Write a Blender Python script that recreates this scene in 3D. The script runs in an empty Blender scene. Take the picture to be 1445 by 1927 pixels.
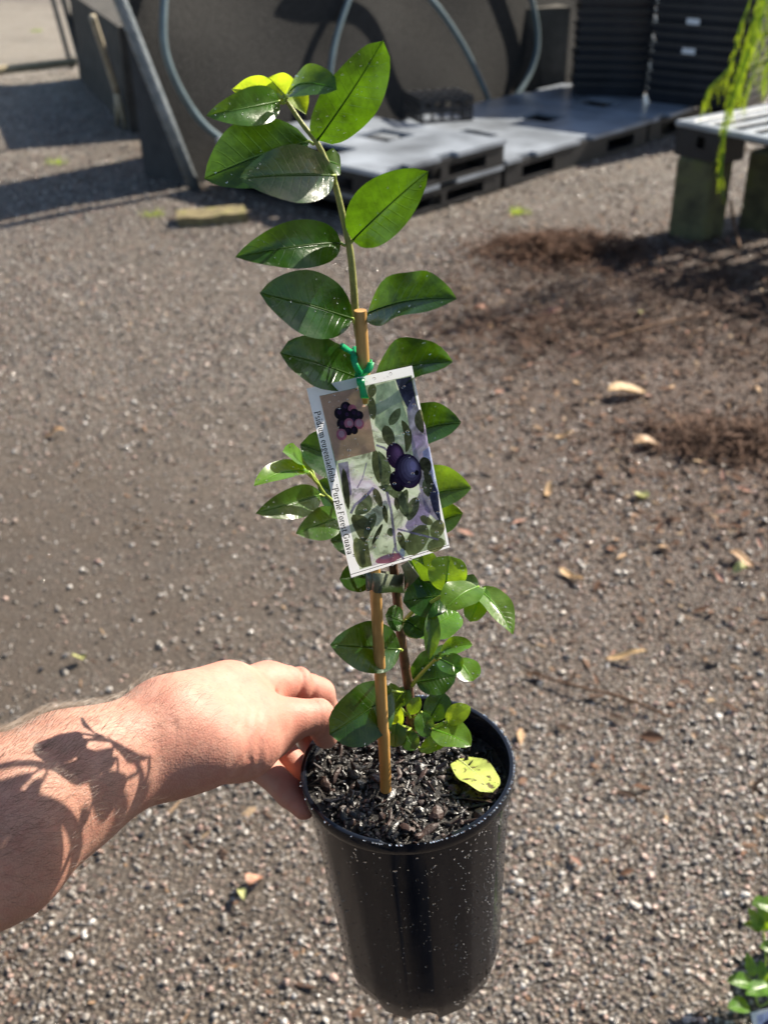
import bpy, bmesh, math, random
import numpy as np
from mathutils import Vector, Matrix, noise
from mathutils.geometry import tessellate_polygon
random.seed(7); RNG = np.random.default_rng(11)
scene = bpy.context.scene
COL = scene.collection
PI = math.pi

# ------------------------------------------------------------------ camera
F, IW, IH = 2100.0, 1445.0, 1927.0
CAM = Vector((0, 0, 1.5)); PITCH = math.radians(30)
FWD = Vector((0, math.cos(PITCH), -math.sin(PITCH)))
UPV = Vector((0, math.sin(PITCH), math.cos(PITCH)))
RGT = Vector((1, 0, 0))
cam_data = bpy.data.cameras.new('camera')
cam = bpy.data.objects.new('camera', cam_data); COL.objects.link(cam)
cam.location = CAM; cam.rotation_euler = (math.radians(60), 0, 0)
cam_data.sensor_fit = 'VERTICAL'; cam_data.sensor_height = 24.0
cam_data.lens = 24.0 * F / IH
cam_data.clip_start = 0.02; cam_data.clip_end = 400
cam_data.dof.use_dof = True; cam_data.dof.focus_distance = 0.655
cam_data.dof.aperture_fstop = cam_data.lens / 3.7
scene.camera = cam

# ------------------------------------------------------------------ sky, sun, exposure
SUN_EL = math.radians(38); SUN_H = Vector((0.79, 0.61, 0)).normalized()
SUN_DIR = Vector((SUN_H.x*math.cos(SUN_EL), SUN_H.y*math.cos(SUN_EL), math.sin(SUN_EL)))
world = bpy.data.worlds.new('World'); scene.world = world; world.use_nodes = True
wn = world.node_tree; wn.nodes.clear()
sky = wn.nodes.new('ShaderNodeTexSky'); sky.sky_type = 'NISHITA'; sky.sun_disc = False
sky.sun_elevation = SUN_EL; sky.sun_rotation = math.atan2(SUN_H.x, SUN_H.y)
bg = wn.nodes.new('ShaderNodeBackground'); bg.inputs[1].default_value = 0.070
wo = wn.nodes.new('ShaderNodeOutputWorld')
wn.links.new(sky.outputs[0], bg.inputs[0]); wn.links.new(bg.outputs[0], wo.inputs[0])
sd = bpy.data.lights.new('sun', 'SUN'); sd.energy = 5.0; sd.angle = math.radians(0.5); sd.color = (1, 0.91, 0.77)
sun = bpy.data.objects.new('sun', sd); COL.objects.link(sun)
sun.rotation_euler = SUN_DIR.to_track_quat('Z', 'Y').to_euler()
scene.view_settings.view_transform = 'Standard'; scene.view_settings.look = 'None'
scene.view_settings.gamma = 1.0; scene.view_settings.exposure = 1.28
scene.view_settings.use_curve_mapping = False
scene.cycles.use_denoising = True
scene.cycles.max_bounces = 7; scene.cycles.transparent_max_bounces = 8
scene.cycles.caustics_reflective = False; scene.cycles.caustics_refractive = False

# ------------------------------------------------------------------ helpers
def ray(px, py): return FWD + RGT*((px-IW/2)/F) - UPV*((py-IH/2)/F)
def PD(px, py, d): return CAM + ray(px, py)*d                       # d metres along the view axis
def PY(px, py, Y): r = ray(px, py); return CAM + r*(Y/r.y)
def PZ(px, py, z): r = ray(px, py); return CAM + r*((z-CAM.z)/r.z)
def PP(px, py, p0, n): r = ray(px, py); return CAM + r*((p0-CAM).dot(n)/r.dot(n))
def depth_of(p): return (p-CAM).dot(FWD)

class MB:
    def __init__(s): s.v = []; s.f = []; s.m = []; s.uv = []
    def add(s, vs, fs, mi=0, uv=None):
        o = len(s.v); s.v += [tuple(v) for v in vs]
        for f in fs: s.f.append([o+i for i in f]); s.m.append(mi)
        s.uv += list(uv) if uv is not None else [(0, 0)]*len(vs)
    def box(s, c, sx, sy, sz, R=None, mi=0, bev=0.0):
        c = Vector(c); b = min(bev, sx*.45, sy*.45, sz*.45)
        if b <= 0:
            P = [Vector((x*sx/2, y*sy/2, z*sz/2)) for z in (-1, 1) for y in (-1, 1) for x in (-1, 1)]
            fs = [(0, 2, 3, 1), (4, 5, 7, 6), (0, 1, 5, 4), (2, 6, 7, 3), (0, 4, 6, 2), (1, 3, 7, 5)]
        else:
            P = []; h = (sx/2, sy/2, sz/2)
            for z in (-1, 1):
                for y in (-1, 1):
                    for x in (-1, 1):
                        sg = (x, y, z)
                        for k in range(3):
                            P.append(Vector([sg[a]*(h[a] if a == k else h[a]-b) for a in range(3)]))
            def ix(x, y, z, k): return ((z > 0)*4+(y > 0)*2+(x > 0))*3+k
            fs = []
            for k in range(3):
                a, bb = [(1, 2), (2, 0), (0, 1)][k]
                for sgn in (-1, 1):
                    q = []
                    for (p, r) in ((-1, -1), (1, -1), (1, 1), (-1, 1)):
                        sg = [0, 0, 0]; sg[k] = sgn; sg[a] = p; sg[bb] = r; q.append(ix(*sg, k))
                    fs.append(q if sgn > 0 else q[::-1])
            for k in range(3):
                a, bb = [(1, 2), (2, 0), (0, 1)][k]
                for p in (-1, 1):
                    for r in (-1, 1):
                        q = []
                        for (e, kk) in ((-1, a), (1, a), (1, bb), (-1, bb)):
                            sg = [0, 0, 0]; sg[k] = e; sg[a] = p; sg[bb] = r; q.append(ix(*sg, kk))
                        fs.append(q)
            for z in (-1, 1):
                for y in (-1, 1):
                    for x in (-1, 1): fs.append([ix(x, y, z, 0), ix(x, y, z, 1), ix(x, y, z, 2)])
        if R is not None: P = [R @ p for p in P]
        s.add([c+p for p in P], fs, mi)
    def tube(s, pts, rad, seg=8, cap=True, mi=0):
        pts = [Vector(p) for p in pts]; n = len(pts)
        rr = rad if hasattr(rad, '__len__') else [rad]*n
        vs = []; uv = []; ref = None
        for i, p in enumerate(pts):
            t = (pts[min(i+1, n-1)]-pts[max(i-1, 0)]).normalized()
            if ref is None:
                ref = t.cross(Vector((0, 0, 1)))
                if ref.length < 1e-3: ref = Vector((1, 0, 0))
            a = (ref - t*ref.dot(t)).normalized(); ref = a; b = t.cross(a)
            for k in range(seg):
                th = 2*PI*k/seg; vs.append(p+(a*math.cos(th)+b*math.sin(th))*rr[i]); uv.append((k/seg, i/(n-1)))
        fs = [(i*seg+k, i*seg+(k+1) % seg, (i+1)*seg+(k+1) % seg, (i+1)*seg+k) for i in range(n-1) for k in range(seg)]
        if cap: fs += [tuple(range(seg))[::-1], tuple((n-1)*seg+k for k in range(seg))]
        s.add(vs, fs, mi, uv)
    def lathe(s, prof, seg, X, mi=0, close=False):
        vs = [X(r*math.cos(2*PI*k/seg), r*math.sin(2*PI*k/seg), z) for (r, z) in prof for k in range(seg)]
        n = len(prof)
        fs = [(i*seg+k, i*seg+(k+1) % seg, (i+1)*seg+(k+1) % seg, (i+1)*seg+k) for i in range(n-1) for k in range(seg)]
        if close: fs.append(tuple((n-1)*seg+k for k in range(seg)))
        s.add(vs, fs, mi)
    def prism(s, loops, X, h, mi=0):
        """loops: outer + holes in 2-D; X maps (x, y, z) to the world; extruded 0..h"""
        L = [[Vector((x, y, 0)) for x, y in lp] for lp in loops]
        tris = tessellate_polygon(L); flat = [p for lp in L for p in lp]; n = len(flat)
        s.add([X(p.x, p.y, h) for p in flat]+[X(p.x, p.y, 0) for p in flat],
              [tuple(t) for t in tris]+[tuple(n+i for i in t[::-1]) for t in tris], mi)
        o = 0
        for lp in L:
            m = len(lp); vs = []
            for p in lp: vs += [X(p.x, p.y, 0), X(p.x, p.y, h)]
            s.add(vs, [(2*i, 2*((i+1) % m), 2*((i+1) % m)+1, 2*i+1) for i in range(m)], mi)
    def flat(s, loops, X, mi=0):
        L = [[Vector((x, y, 0)) for x, y in lp] for lp in loops]
        s.add([X(p.x, p.y, 0) for lp in L for p in lp], [tuple(t) for t in tessellate_polygon(L)], mi)
    def mesh(s, name, smooth=False, uv=False):
        me = bpy.data.meshes.new(name); me.from_pydata(s.v, [], s.f); 
        if any(s.m): me.polygons.foreach_set('material_index', s.m)
        if uv:
            l = me.uv_layers.new(name='UVMap'); vi = np.empty(len(me.loops), dtype=np.int32)
            me.loops.foreach_get('vertex_index', vi); l.data.foreach_set('uv', np.array(s.uv, dtype=np.float32)[vi].ravel())
        me.polygons.foreach_set('use_smooth', [smooth]*len(me.polygons))
        me.update(); return me
    def build(s, name, mats, parent=None, smooth=False, uv=False, fix=False):
        me = s.mesh(name, smooth, uv)
        if fix:
            bm = bmesh.new(); bm.from_mesh(me); bmesh.ops.recalc_face_normals(bm, faces=bm.faces); bm.to_mesh(me); bm.free()
        for m in (mats if isinstance(mats, (list, tuple)) else [mats]): me.materials.append(m)
        return link(name, me, parent)

def link(name, me, parent=None):
    o = bpy.data.objects.new(name, me); COL.objects.link(o)
    if parent is not None:
        o.parent = parent; o.matrix_parent_inverse = Matrix.Translation(-Vector(parent.location)) if parent.type == 'EMPTY' else Matrix()
    return o
def empty(name, loc):
    o = bpy.data.objects.new(name, None); o.location = loc; o.empty_display_size = .05; COL.objects.link(o); return o
def tag(o, label=None, cat=None, group=None, kind=None):
    if label: o['label'] = label
    if cat: o['category'] = cat
    if group: o['group'] = group
    if kind: o['kind'] = kind
    return o

# ------------------------------------------------------------------ material helpers
class NT:
    def __init__(s, name):
        s.mat = bpy.data.materials.new(name); s.mat.use_nodes = True; s.t = s.mat.node_tree; s.t.nodes.clear()
        s.out = s.t.nodes.new('ShaderNodeOutputMaterial')
    def n(s, ty, **kw):
        nd = s.t.nodes.new('ShaderNode'+ty)
        for k, v in kw.items():
            if k.startswith('i_'):
                key = k[2:]; key = int(key) if key.isdigit() else key.replace('_', ' ')
                s.set(nd.inputs[key], v)
            else: setattr(nd, k, v)
        return nd
    def set(s, sock, v):
        if isinstance(v, bpy.types.NodeSocket): s.t.links.new(v, sock)
        elif isinstance(v, bpy.types.Node): s.t.links.new(v.outputs[0], sock)
        else:
            if sock.type == 'RGBA' and len(v) == 3: v = (*v, 1)
            sock.default_value = v
    def coord(s, which='Object'): return s.n('TexCoord').outputs[which]
    def noise(s, scale, detail=4, rough=.55, vec=None, dist=0):
        nd = s.n('TexNoise', i_Scale=scale, i_Detail=detail, i_Roughness=rough, i_Distortion=dist)
        s.set(nd.inputs['Vector'], vec if vec is not None else s.coord()); return nd.outputs['Fac']
    def voro(s, scale, vec=None, feature='F1', out='Distance'):
        nd = s.n('TexVoronoi', i_Scale=scale, feature=feature); s.set(nd.inputs['Vector'], vec if vec is not None else s.coord()); return nd.outputs[out]
    def ramp(s, fac, stops, interp='LINEAR'):
        nd = s.n('ValToRGB'); cr = nd.color_ramp; cr.interpolation = interp
        while len(cr.elements) < len(stops): cr.elements.new(.5)
        for e, (p, c) in zip(cr.elements, stops): e.position = p; e.color = (*c, 1) if len(c) == 3 else c
        s.set(nd.inputs[0], fac); return nd.outputs[0]
    def mix(s, fac, a, b, mode='MIX'):
        nd = s.n('Mix', data_type='RGBA', blend_type=mode); s.set(nd.inputs[0], fac); s.set(nd.inputs[6], a); s.set(nd.inputs[7], b); return nd.outputs[2]
    def math(s, op, a, b=None, c=None, clamp=False):
        nd = s.n('Math', operation=op, use_clamp=clamp); s.set(nd.inputs[0], a)
        if b is not None: s.set(nd.inputs[1], b)
        if c is not None: s.set(nd.inputs[2], c)
        return nd.outputs[0]
    def rng(s, v, a, b, c=0., d=1.):
        nd = s.n('MapRange', i_1=a, i_2=b, i_3=c, i_4=d); s.set(nd.inputs[0], v); return nd.outputs[0]
    def bump(s, h, strength=.5, dist=.01, nrm=None):
        nd = s.n('Bump', i_Strength=strength, i_Distance=dist); s.set(nd.inputs['Height'], h)
        if nrm is not None: s.set(nd.inputs['Normal'], nrm)
        return nd.outputs[0]
    def principled(s, base, rough=.5, spec=.5, nrm=None, **kw):
        p = s.n('BsdfPrincipled'); s.set(p.inputs['Base Color'], base); s.set(p.inputs['Roughness'], rough)
        s.set(p.inputs['Specular IOR Level'], spec)
        if nrm is not None: s.set(p.inputs['Normal'], nrm)
        for k, v in kw.items(): s.set(p.inputs[k.replace('_', ' ')], v)
        return p
    def finish(s, sh): s.set(s.out.inputs[0], sh.outputs[0] if isinstance(sh, bpy.types.Node) else sh); return s.mat

def simple(name, c, rough=.5, spec=.5, var=.15, scale=40, bump=.0, bscale=200, bdist=.002, **kw):
    t = NT(name); nz = t.noise(scale)
    col = t.ramp(nz, [(.25, tuple(x*(1-var) for x in c)), (.75, tuple(min(1, x*(1+var)) for x in c))])
    nrm = t.bump(t.noise(bscale, 5), bump, bdist) if bump else None
    return t.finish(t.principled(col, rough, spec, nrm, **kw))

def m_leaf(name, base, trans, tf=.42, rough=.24, spot=False):
    t = NT(name); uv = t.coord('UV'); sep = t.n('SeparateXYZ'); t.set(sep.inputs[0], uv)
    u, v = sep.outputs[0], sep.outputs[1]                      # u along, v across (-1..1 mapped to 0..1)
    av = t.math('ABSOLUTE', t.math('MULTIPLY_ADD', v, 2., -1.))
    mid = t.rng(av, .0, .06, 1., 0.)
    w = t.math('FRACT', t.math('MULTIPLY_ADD', u, 11., t.math('MULTIPLY', av, -1.7)))
    vein = t.math('MULTIPLY', t.rng(t.math('ABSOLUTE', t.math('SUBTRACT', w, .5)), .0, .07, 1., 0.), t.rng(av, .05, .9, .8, .15))
    vv = t.math('MAXIMUM', mid, t.math('MULTIPLY', vein, .5))
    rnd = t.n('ObjectInfo').outputs['Random']
    nz = t.noise(90, 3); b2 = tuple(min(1, x*1.45+.006) for x in base); b0 = tuple(x*.72 for x in base)
    col = t.ramp(nz, [(.3, b0), (.7, b2)])
    hv = t.n('HueSaturation'); t.set(hv.inputs['Color'], col)
    t.set(hv.inputs['Hue'], t.rng(rnd, 0, 1, .488, .508)); t.set(hv.inputs['Value'], t.rng(rnd, 0, 1, .85, 1.2))
    light = tuple(min(1, x*1.8+.03) for x in base)
    col = t.mix(t.math('MULTIPLY', vv, .55), hv.outputs[0], light)
    if spot:
        sp = t.rng(t.noise(130, 2), .585, .63, 0, .9); col = t.mix(sp, col, (.08, .045, .012))
    h = t.math('ADD', t.math('MULTIPLY', t.noise(130, 4, .55), .8), t.math('MULTIPLY', vv, -.8))
    nrm = t.bump(h, .36, .0013)
    p = t.principled(col, t.rng(t.noise(60, 2), .3, .7, rough-.05, rough+.12), .55, nrm)
    tr = t.n('BsdfTranslucent')
    tcol = t.mix(t.math('MULTIPLY', vv, .5), t.ramp(t.noise(70, 4, .65), [(.3, tuple(x*.45 for x in trans)), (.5, trans), (.72, tuple(min(1, x*1.5) for x in trans))]), tuple(x*.5 for x in trans)); t.set(tr.inputs[0], tcol); t.set(tr.inputs[1], nrm)
    mx = t.n('MixShader', i_0=tf); t.set(mx.inputs[1], p.outputs[0]); t.set(mx.inputs[2], tr.outputs[0])
    return t.finish(mx)

M = {}
M['leaf_dark'] = m_leaf('leaf_dark', (.012, .046, .004), (.090, .200, .004), .36, .19)
M['leaf_mid'] = m_leaf('leaf_mid', (.030, .085, .009), (.19, .33, .008), .40)
M['leaf_light'] = m_leaf('leaf_light', (.070, .165, .014), (.36, .56, .014), .42, .25)
M['leaf_young'] = m_leaf('leaf_young', (.22, .36, .015), (.56, .72, .02), .52, .35)
M['leaf_yellow'] = m_leaf('leaf_yellow', (.44, .54, .11), (.5, .6, .08), .2, .5, True)
def m_stem():
    t = NT('stem_bark'); g = t.coord('UV'); sep = t.n('SeparateXYZ'); t.set(sep.inputs[0], g)
    nz = t.noise(160, 4)
    brown = t.ramp(nz, [(.3, (.045, .022, .012)), (.7, (.15, .075, .04))])
    green = t.ramp(nz, [(.3, (.19, .20, .05)), (.7, (.30, .31, .08))])
    col = t.mix(t.rng(t.math('ADD', sep.outputs[1], t.math('MULTIPLY_ADD', nz, .2, -.1)), .36, .62), brown, green)
    return t.finish(t.principled(col, .5, .4, t.bump(t.noise(420, 4), .5, .001)))
M['stem'] = m_stem()
M['petiole'] = simple('petiole', (.28, .36, .06), .4, .4)
def m_bamboo():
    t = NT('bamboo'); uv = t.coord('UV'); sep = t.n('SeparateXYZ'); t.set(sep.inputs[0], uv)
    mp = t.n('Mapping'); t.set(mp.inputs[0], t.coord()); mp.inputs['Scale'].default_value = (300, 300, 14)
    st = t.n('TexNoise', i_Scale=1., i_Detail=4.); t.set(st.inputs['Vector'], mp.outputs[0])
    col = t.ramp(st.outputs[0], [(.25, (.33, .17, .045)), (.6, (.50, .29, .095)), (.85, (.60, .40, .17))])
    dk = t.rng(t.noise(35, 4), .55, .75, 0, .55)
    col = t.mix(dk, col, (.24, .10, .022))
    low = t.rng(sep.outputs[1], 0, .35, .55, 0); col = t.mix(low, col, (.40, .17, .03))
    return t.finish(t.principled(col, .42, .4, t.bump(st.outputs[0], .25, .0006)))
M['bamboo'] = m_bamboo()
def m_pot():
    t = NT('pot_plastic'); nz = t.noise(16, 4)
    mp = t.n('Mapping'); t.set(mp.inputs[0], t.coord()); mp.inputs['Scale'].default_value = (140, 140, 7)
    st = t.n('TexNoise', i_Scale=1., i_Detail=5.); t.set(st.inputs['Vector'], mp.outputs[0])
    col = t.ramp(nz, [(.3, (.005, .0065, .011)), (.7, (.010, .012, .018))])
    dust = t.rng(st.outputs[0], .6, .85, 0, .2); col = t.mix(dust, col, (.055, .052, .047))
    r = t.math('ADD', t.rng(st.outputs[0], .3, .7, .08, .16), t.rng(nz, .3, .7, 0, .04))
    return t.finish(t.principled(col, r, .34, t.bump(t.noise(55, 3), .05, .002)))
M['pot'] = m_pot()
def m_water():
    t = NT('water_drop'); 
    return t.finish(t.principled((1, 1, 1), .02, .5, None, IOR=1.33, Transmission_Weight=1.0))
M['water'] = m_water()
# ------------------------------------------------------------------ the ground
def m_ground():
    t = NT('gravel_ground'); P = t.coord()
    big = t.noise(.9, 4, .6, P); mid = t.noise(7, 5, .6, P); fine = t.noise(160, 4, .7, P)
    cell = t.n('TexVoronoi', i_Scale=95.); t.set(cell.inputs['Vector'], P)
    cs = t.n('SeparateXYZ'); t.set(cs.inputs[0], cell.outputs['Color'])
    stone = t.ramp(cs.outputs[0], [(.0, (.042, .035, .029)), (.35, (.120, .100, .080)), (.6, (.215, .182, .146)), (.78, (.31, .21, .165)), (.9, (.40, .36, .31)), (1, (.58, .54, .48))])
    soil = t.ramp(fine, [(.3, (.018, .013, .010)), (.7, (.100, .077, .057))])
    col = t.mix(t.rng(cell.outputs['Distance'], .25, .6, 1, 0), soil, stone)
    col = t.mix(t.rng(mid, .42, .68, 0, .55), col, (.115, .090, .069))
    # smoother dark brown patch on the left, bark-mulch patch on the right
    def blob(c, r, soft):
        sub = t.n('VectorMath', operation='SUBTRACT'); t.set(sub.inputs[0], P); sub.inputs[1].default_value = (c[0], c[1], 0)
        mul = t.n('VectorMath', operation='MULTIPLY'); t.set(mul.inputs[0], sub.outputs[0]); mul.inputs[1].default_value = (1/r[0], 1/r[1], 0)
        ln = t.n('VectorMath', operation='LENGTH'); t.set(ln.inputs[0], mul.outputs[0])
        return t.rng(t.math('ADD', ln.outputs['Value'], t.math('MULTIPLY_ADD', t.noise(3.5, 5, .6, P), 1.3, -.65)), 1-soft, 1+soft, 1, 0)
    brown_patch = blob((-.9, 2.3), (1.0, 1.1), .5)
    col = t.mix(t.math('MULTIPLY', blob((-.95, 2.25), (1.0, 1.0), .5), .8), col, t.ramp(fine, [(.3, (.040, .029, .021)), (.7, (.090, .067, .048))]))
    col = t.mix(t.math('MULTIPLY', blob((-4.5, 11.5), (4.2, 4.5), .3), .75), col, t.ramp(fine, [(.3, (.20, .172, .135)), (.7, (.36, .32, .26))]))  # sunlight on the far left ground, painted in as a paler colour
    col = t.mix(t.math('MULTIPLY', blob((1.45, 3.6), (1.3, 1.75), .45), .95), col, t.ramp(fine, [(.3, (.020, .012, .008)), (.7, (.100, .056, .038))]))
    damp = t.rng(t.noise(1.6, 5, .65, P), .48, .66, 0, .5); col = t.mix(damp, col, t.mix(.5, col, (.030, .024, .019)))
    moss = t.rng(t.noise(2.3, 4, .6, P), .69, .74, 0, .5); col = t.mix(moss, col, (.16, .19, .035))
    h = t.math('ADD', t.math('MULTIPLY', cell.outputs['Distance'], t.rng(brown_patch, 0, 1, -1.0, -.15)), t.math('MULTIPLY', fine, .5))
    nrm = t.bump(h, .9, .012)
    return t.finish(t.principled(col, t.rng(mid, .3, .7, .55, .85), .4, nrm))
M['ground'] = m_ground()
def ground_z(x, y):
    return .012*noise.noise((x*1.1, y*1.1, .3)) + .006*noise.noise((x*4, y*4, 2.)) - .004
gb = MB(); nx, ny = 120, 160
gx = np.concatenate([np.linspace(-60, -5, 8)[:-1], np.linspace(-5, 5, nx), np.linspace(5, 60, 8)[1:]])
gy = np.concatenate([np.linspace(-40, -2, 8)[:-1], np.linspace(-2, 13, ny), np.linspace(13, 90, 8)[1:]])
gb.add([(x, y, ground_z(x, y)) for y in gy for x in gx],
       [(j*len(gx)+i, j*len(gx)+i+1, (j+1)*len(gx)+i+1, (j+1)*len(gx)+i) for j in range(len(gy)-1) for i in range(len(gx)-1)])
ground = tag(gb.build('ground', M['ground'], smooth=True), 'grey brown gravel yard ground', None, kind='structure')

# loose gravel: one mass of instanced stones
def m_pebble():
    t = NT('pebble'); r = t.n('ObjectInfo').outputs['Random']
    col = t.ramp(r, [(0, (.032, .027, .022)), (.2, (.105, .089, .074)), (.42, (.22, .192, .162)), (.60, (.33, .288, .24)), (.70, (.27, .165, .125)), (.80, (.42, .26, .20)), (.86, (.38, .34, .295)), (.94, (.50, .46, .41)), (1, (.72, .69, .64))])
    col = t.mix(t.rng(t.noise(300, 3), .35, .7, 0, .5), col, (.10, .085, .07))
    return t.finish(t.principled(col, t.rng(t.math('FRACT', t.math('MULTIPLY', r, 7.3)), 0, 1, .08, .55), .9, t.bump(t.noise(600, 3), .4, .001)))
def m_bark():
    t = NT('bark_chip'); r = t.n('ObjectInfo').outputs['Random']
    col = t.ramp(r, [(0, (.030, .017, .011)), (.4, (.085, .046, .029)), (.75, (.17, .095, .058)), (.92, (.30, .19, .11)), (1, (.45, .33, .20))])
    return t.finish(t.principled(col, .7, .3, t.bump(t.noise(300, 4), .6, .002)))
M['pebble'] = m_pebble(); M['bark'] = m_bark()
def rock_mesh(name, mat, sq, seed, sub=1):
    bm = bmesh.new(); bmesh.ops.create_icosphere(bm, subdivisions=sub, radius=.5); rd = random.Random(seed)
    off = Vector((rd.random()*9, rd.random()*9, rd.random()*9))
    for v in bm.verts:
        k = 1 + .42*noise.noise(v.co*1.9+off)
        v.co = Vector((v.co.x*sq[0], v.co.y*sq[1], v.co.z*sq[2]))*k
    me = bpy.data.meshes.new(name); bm.to_mesh(me); bm.free(); me.materials.append(mat)
    return me
pc = bpy.data.collections.new('gravel_pieces')
for k in range(7):
    sq = [(1, .8, .55), (1, .7, .6), (1.1, .9, .5), (.9, .9, .7), (1.2, .6, .45), (1, .85, .6), (.8, .8, .6)][k]
    pc.objects.link(bpy.data.objects.new('pebble_%d' % k, rock_mesh('pebble_%d' % k, M['pebble'], sq, k, 2 if k < 2 else 1)))
for k in range(3):
    sq = [(1.7, .55, .16), (1.4, .8, .12), (2.4, .3, .18)][k]
    pc.objects.link(bpy.data.objects.new('z_bark_%d' % k, rock_mesh('bark_%d' % k, M['bark'], sq, 40+k)))
def gravel():
    N = 430000
    y = .85 + (10.5-.85)*RNG.random(N)**1.35
    half = .37*(y*.866+.75)+.35
    x = (RNG.random(N)*2-1)*half
    dens = np.clip(np.interp(y, [.85, 2, 3.5, 6, 10.5], [1, .95, .75, .55, .4]), 0, 1)
    pn = np.array([noise.noise((a*1.7, b*1.7, 7.)) for a, b in zip(x, y)])
    patch_l = np.exp(-(((x+.9)/1.0)**2+((y-2.3)/1.1)**2)**1.5); mul = np.exp(-(((x-1.45)/1.1)**2+((y-3.7)/1.55)**2)**1.5)
    dens = dens*(1-.8*patch_l)*(1-.7*mul)*(.82+.75*pn)
    keep = RNG.random(N) < dens; x, y, pn, mul = x[keep], y[keep], pn[keep], mul[keep]; n = len(x)
    s = np.exp(RNG.normal(math.log(.0046), .48, n))*np.interp(y, [1, 3, 9], [.9, 1.15, 1.8]); s = np.clip(s, .0022, .017)
    bark = RNG.random(n) < (.035+.75*mul+.08*(x > .3)*(y > 1.8))
    pick = np.where(bark, RNG.integers(7, 10, n), RNG.integers(0, 7, n)); s = np.where(bark, s*1.5, s)
    z = np.array([ground_z(a, b) for a, b in zip(x, y)]) + s*np.where(bark, .14, .16+.20*RNG.random(n))
    me = bpy.data.meshes.new('gravel'); me.vertices.add(n); me.vertices.foreach_set('co', np.stack([x, y, z], 1).astype(np.float32).ravel())
    a = me.attributes.new('scl', 'FLOAT', 'POINT'); a.data.foreach_set('value', s.astype(np.float32))
    rot = np.stack([RNG.normal(0, .3, n), RNG.normal(0, .3, n), RNG.random(n)*6.283], 1)
    a = me.attributes.new('rot', 'FLOAT_VECTOR', 'POINT'); a.data.foreach_set('vector', rot.astype(np.float32).ravel())
    a = me.attributes.new('pick', 'INT', 'POINT'); a.data.foreach_set('value', pick.astype(np.int32))
    o = bpy.data.objects.new('gravel', me); COL.objects.link(o)
    ng = bpy.data.node_groups.new('gravel_scatter', 'GeometryNodeTree')
    ng.interface.new_socket('Geometry', in_out='INPUT', socket_type='NodeSocketGeometry'); ng.interface.new_socket('Geometry', in_out='OUTPUT', socket_type='NodeSocketGeometry')
    gi = ng.nodes.new('NodeGroupInput'); go = ng.nodes.new('NodeGroupOutput'); ip = ng.nodes.new('GeometryNodeInstanceOnPoints')
    ci = ng.nodes.new('GeometryNodeCollectionInfo'); ci.inputs['Collection'].default_value = pc; ci.inputs['Separate Children'].default_value = True; ci.inputs['Reset Children'].default_value = True
    def attr(nm, ty):
        q = ng.nodes.new('GeometryNodeInputNamedAttribute'); q.data_type = ty; q.inputs['Name'].default_value = nm; return q.outputs['Attribute']
    L = ng.links.new
    L(gi.outputs[0], ip.inputs['Points']); L(ci.outputs[0], ip.inputs['Instance']); ip.inputs['Pick Instance'].default_value = True
    L(attr('pick', 'INT'), ip.inputs['Instance Index']); L(attr('rot', 'FLOAT_VECTOR'), ip.inputs['Rotation']); L(attr('scl', 'FLOAT'), ip.inputs['Scale'])
    L(ip.outputs[0], go.inputs[0])
    md = o.modifiers.new('scatter', 'NODES'); md.node_group = ng
    tag(o, 'loose grey, pink and white gravel with bark chips over the yard', 'gravel', kind='stuff')
    return n
print('gravel', gravel())

# ------------------------------------------------------------------ the oblique row: wall, pallets, trays
U = Vector((.662, .749, 0)).normalized(); NF = Vector((U.y, -U.x, 0))        # along the row, out of its front
R0 = Vector((.638, 6.07, 0))                                               # front right foot of the double pallet
def RW(t, n, z): return R0 + U*t + NF*n + Vector((0, 0, z))
ROT = Matrix((tuple(U), tuple(-NF), (0, 0, 1))).transposed()                 # local x along the row, y to the back
def m_wall():
    t = NT('weed_mat'); P = t.coord()
    weave = t.n('TexWave', i_Scale=55., i_Distortion=1.5, wave_type='BANDS'); t.set(weave.inputs['Vector'], P)
    nz = t.noise(45, 5, .7, P); big = t.noise(2.2, 4, .6, P)
    col = t.ramp(nz, [(.3, (.011, .011, .011)), (.7, (.034, .033, .032))])
    col = t.mix(t.rng(big, .4, .7, 0, .5), col, (.018, .017, .016))
    return t.finish(t.principled(col, .85, .2, t.bump(t.math('ADD', nz, t.math('MULTIPLY', weave.outputs[1], .15)), .5, .012)))
M['wall'] = m_wall()
wroot = empty('mat_covered_wall', RW(-1.05, -1.3, 0))
tag(wroot, 'dark brown wall covered in rough matting behind the flat pallets', 'wall')
wb = MB(); nt, nz_ = 60, 20
for j in range(nz_+1):
    for i in range(nt+1):
        z = -.02+j/nz_*1.42; tl = -1.06-.33*max(z, 0); tt = tl+i/nt*(3.54-tl)
        b = .05*noise.noise((tt*1.3, z*1.5, 4.)) - z*.14 + .09*math.exp(-((tt+1.25)/.42)**2)*min(1, max(0, z-.25)/.5)
        wb.v.append(tuple(RW(tt, -1.30+b, z))); wb.uv.append((i/nt, j/nz_))
for j in range(nz_):
    for i in range(nt): wb.f.append([j*(nt+1)+i, j*(nt+1)+i+1, (j+1)*(nt+1)+i+1, (j+1)*(nt+1)+i]); wb.m.append(0)
wb.build('front_sheet', M['wall'], wroot, smooth=True)
M['wall_side'] = simple('wall_side', (.050, .050, .052), .8, .3, .3, 14, .5, 60, .01)
eb = MB()                                                                  # thick end and back
A0, A1 = RW(-1.06, -1.30, -.02), RW(-1.522, -1.41, 1.40); M0 = RW(-1.06, -1.72, -.02); M1 = RW(-1.05, -1.78, 1.40)
B0, B1 = RW(3.54, -1.72, -.02), RW(3.54, -1.78, 1.40); E0, E1 = RW(3.54, -1.30, -.02), RW(3.54, -1.50, 1.40)
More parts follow.
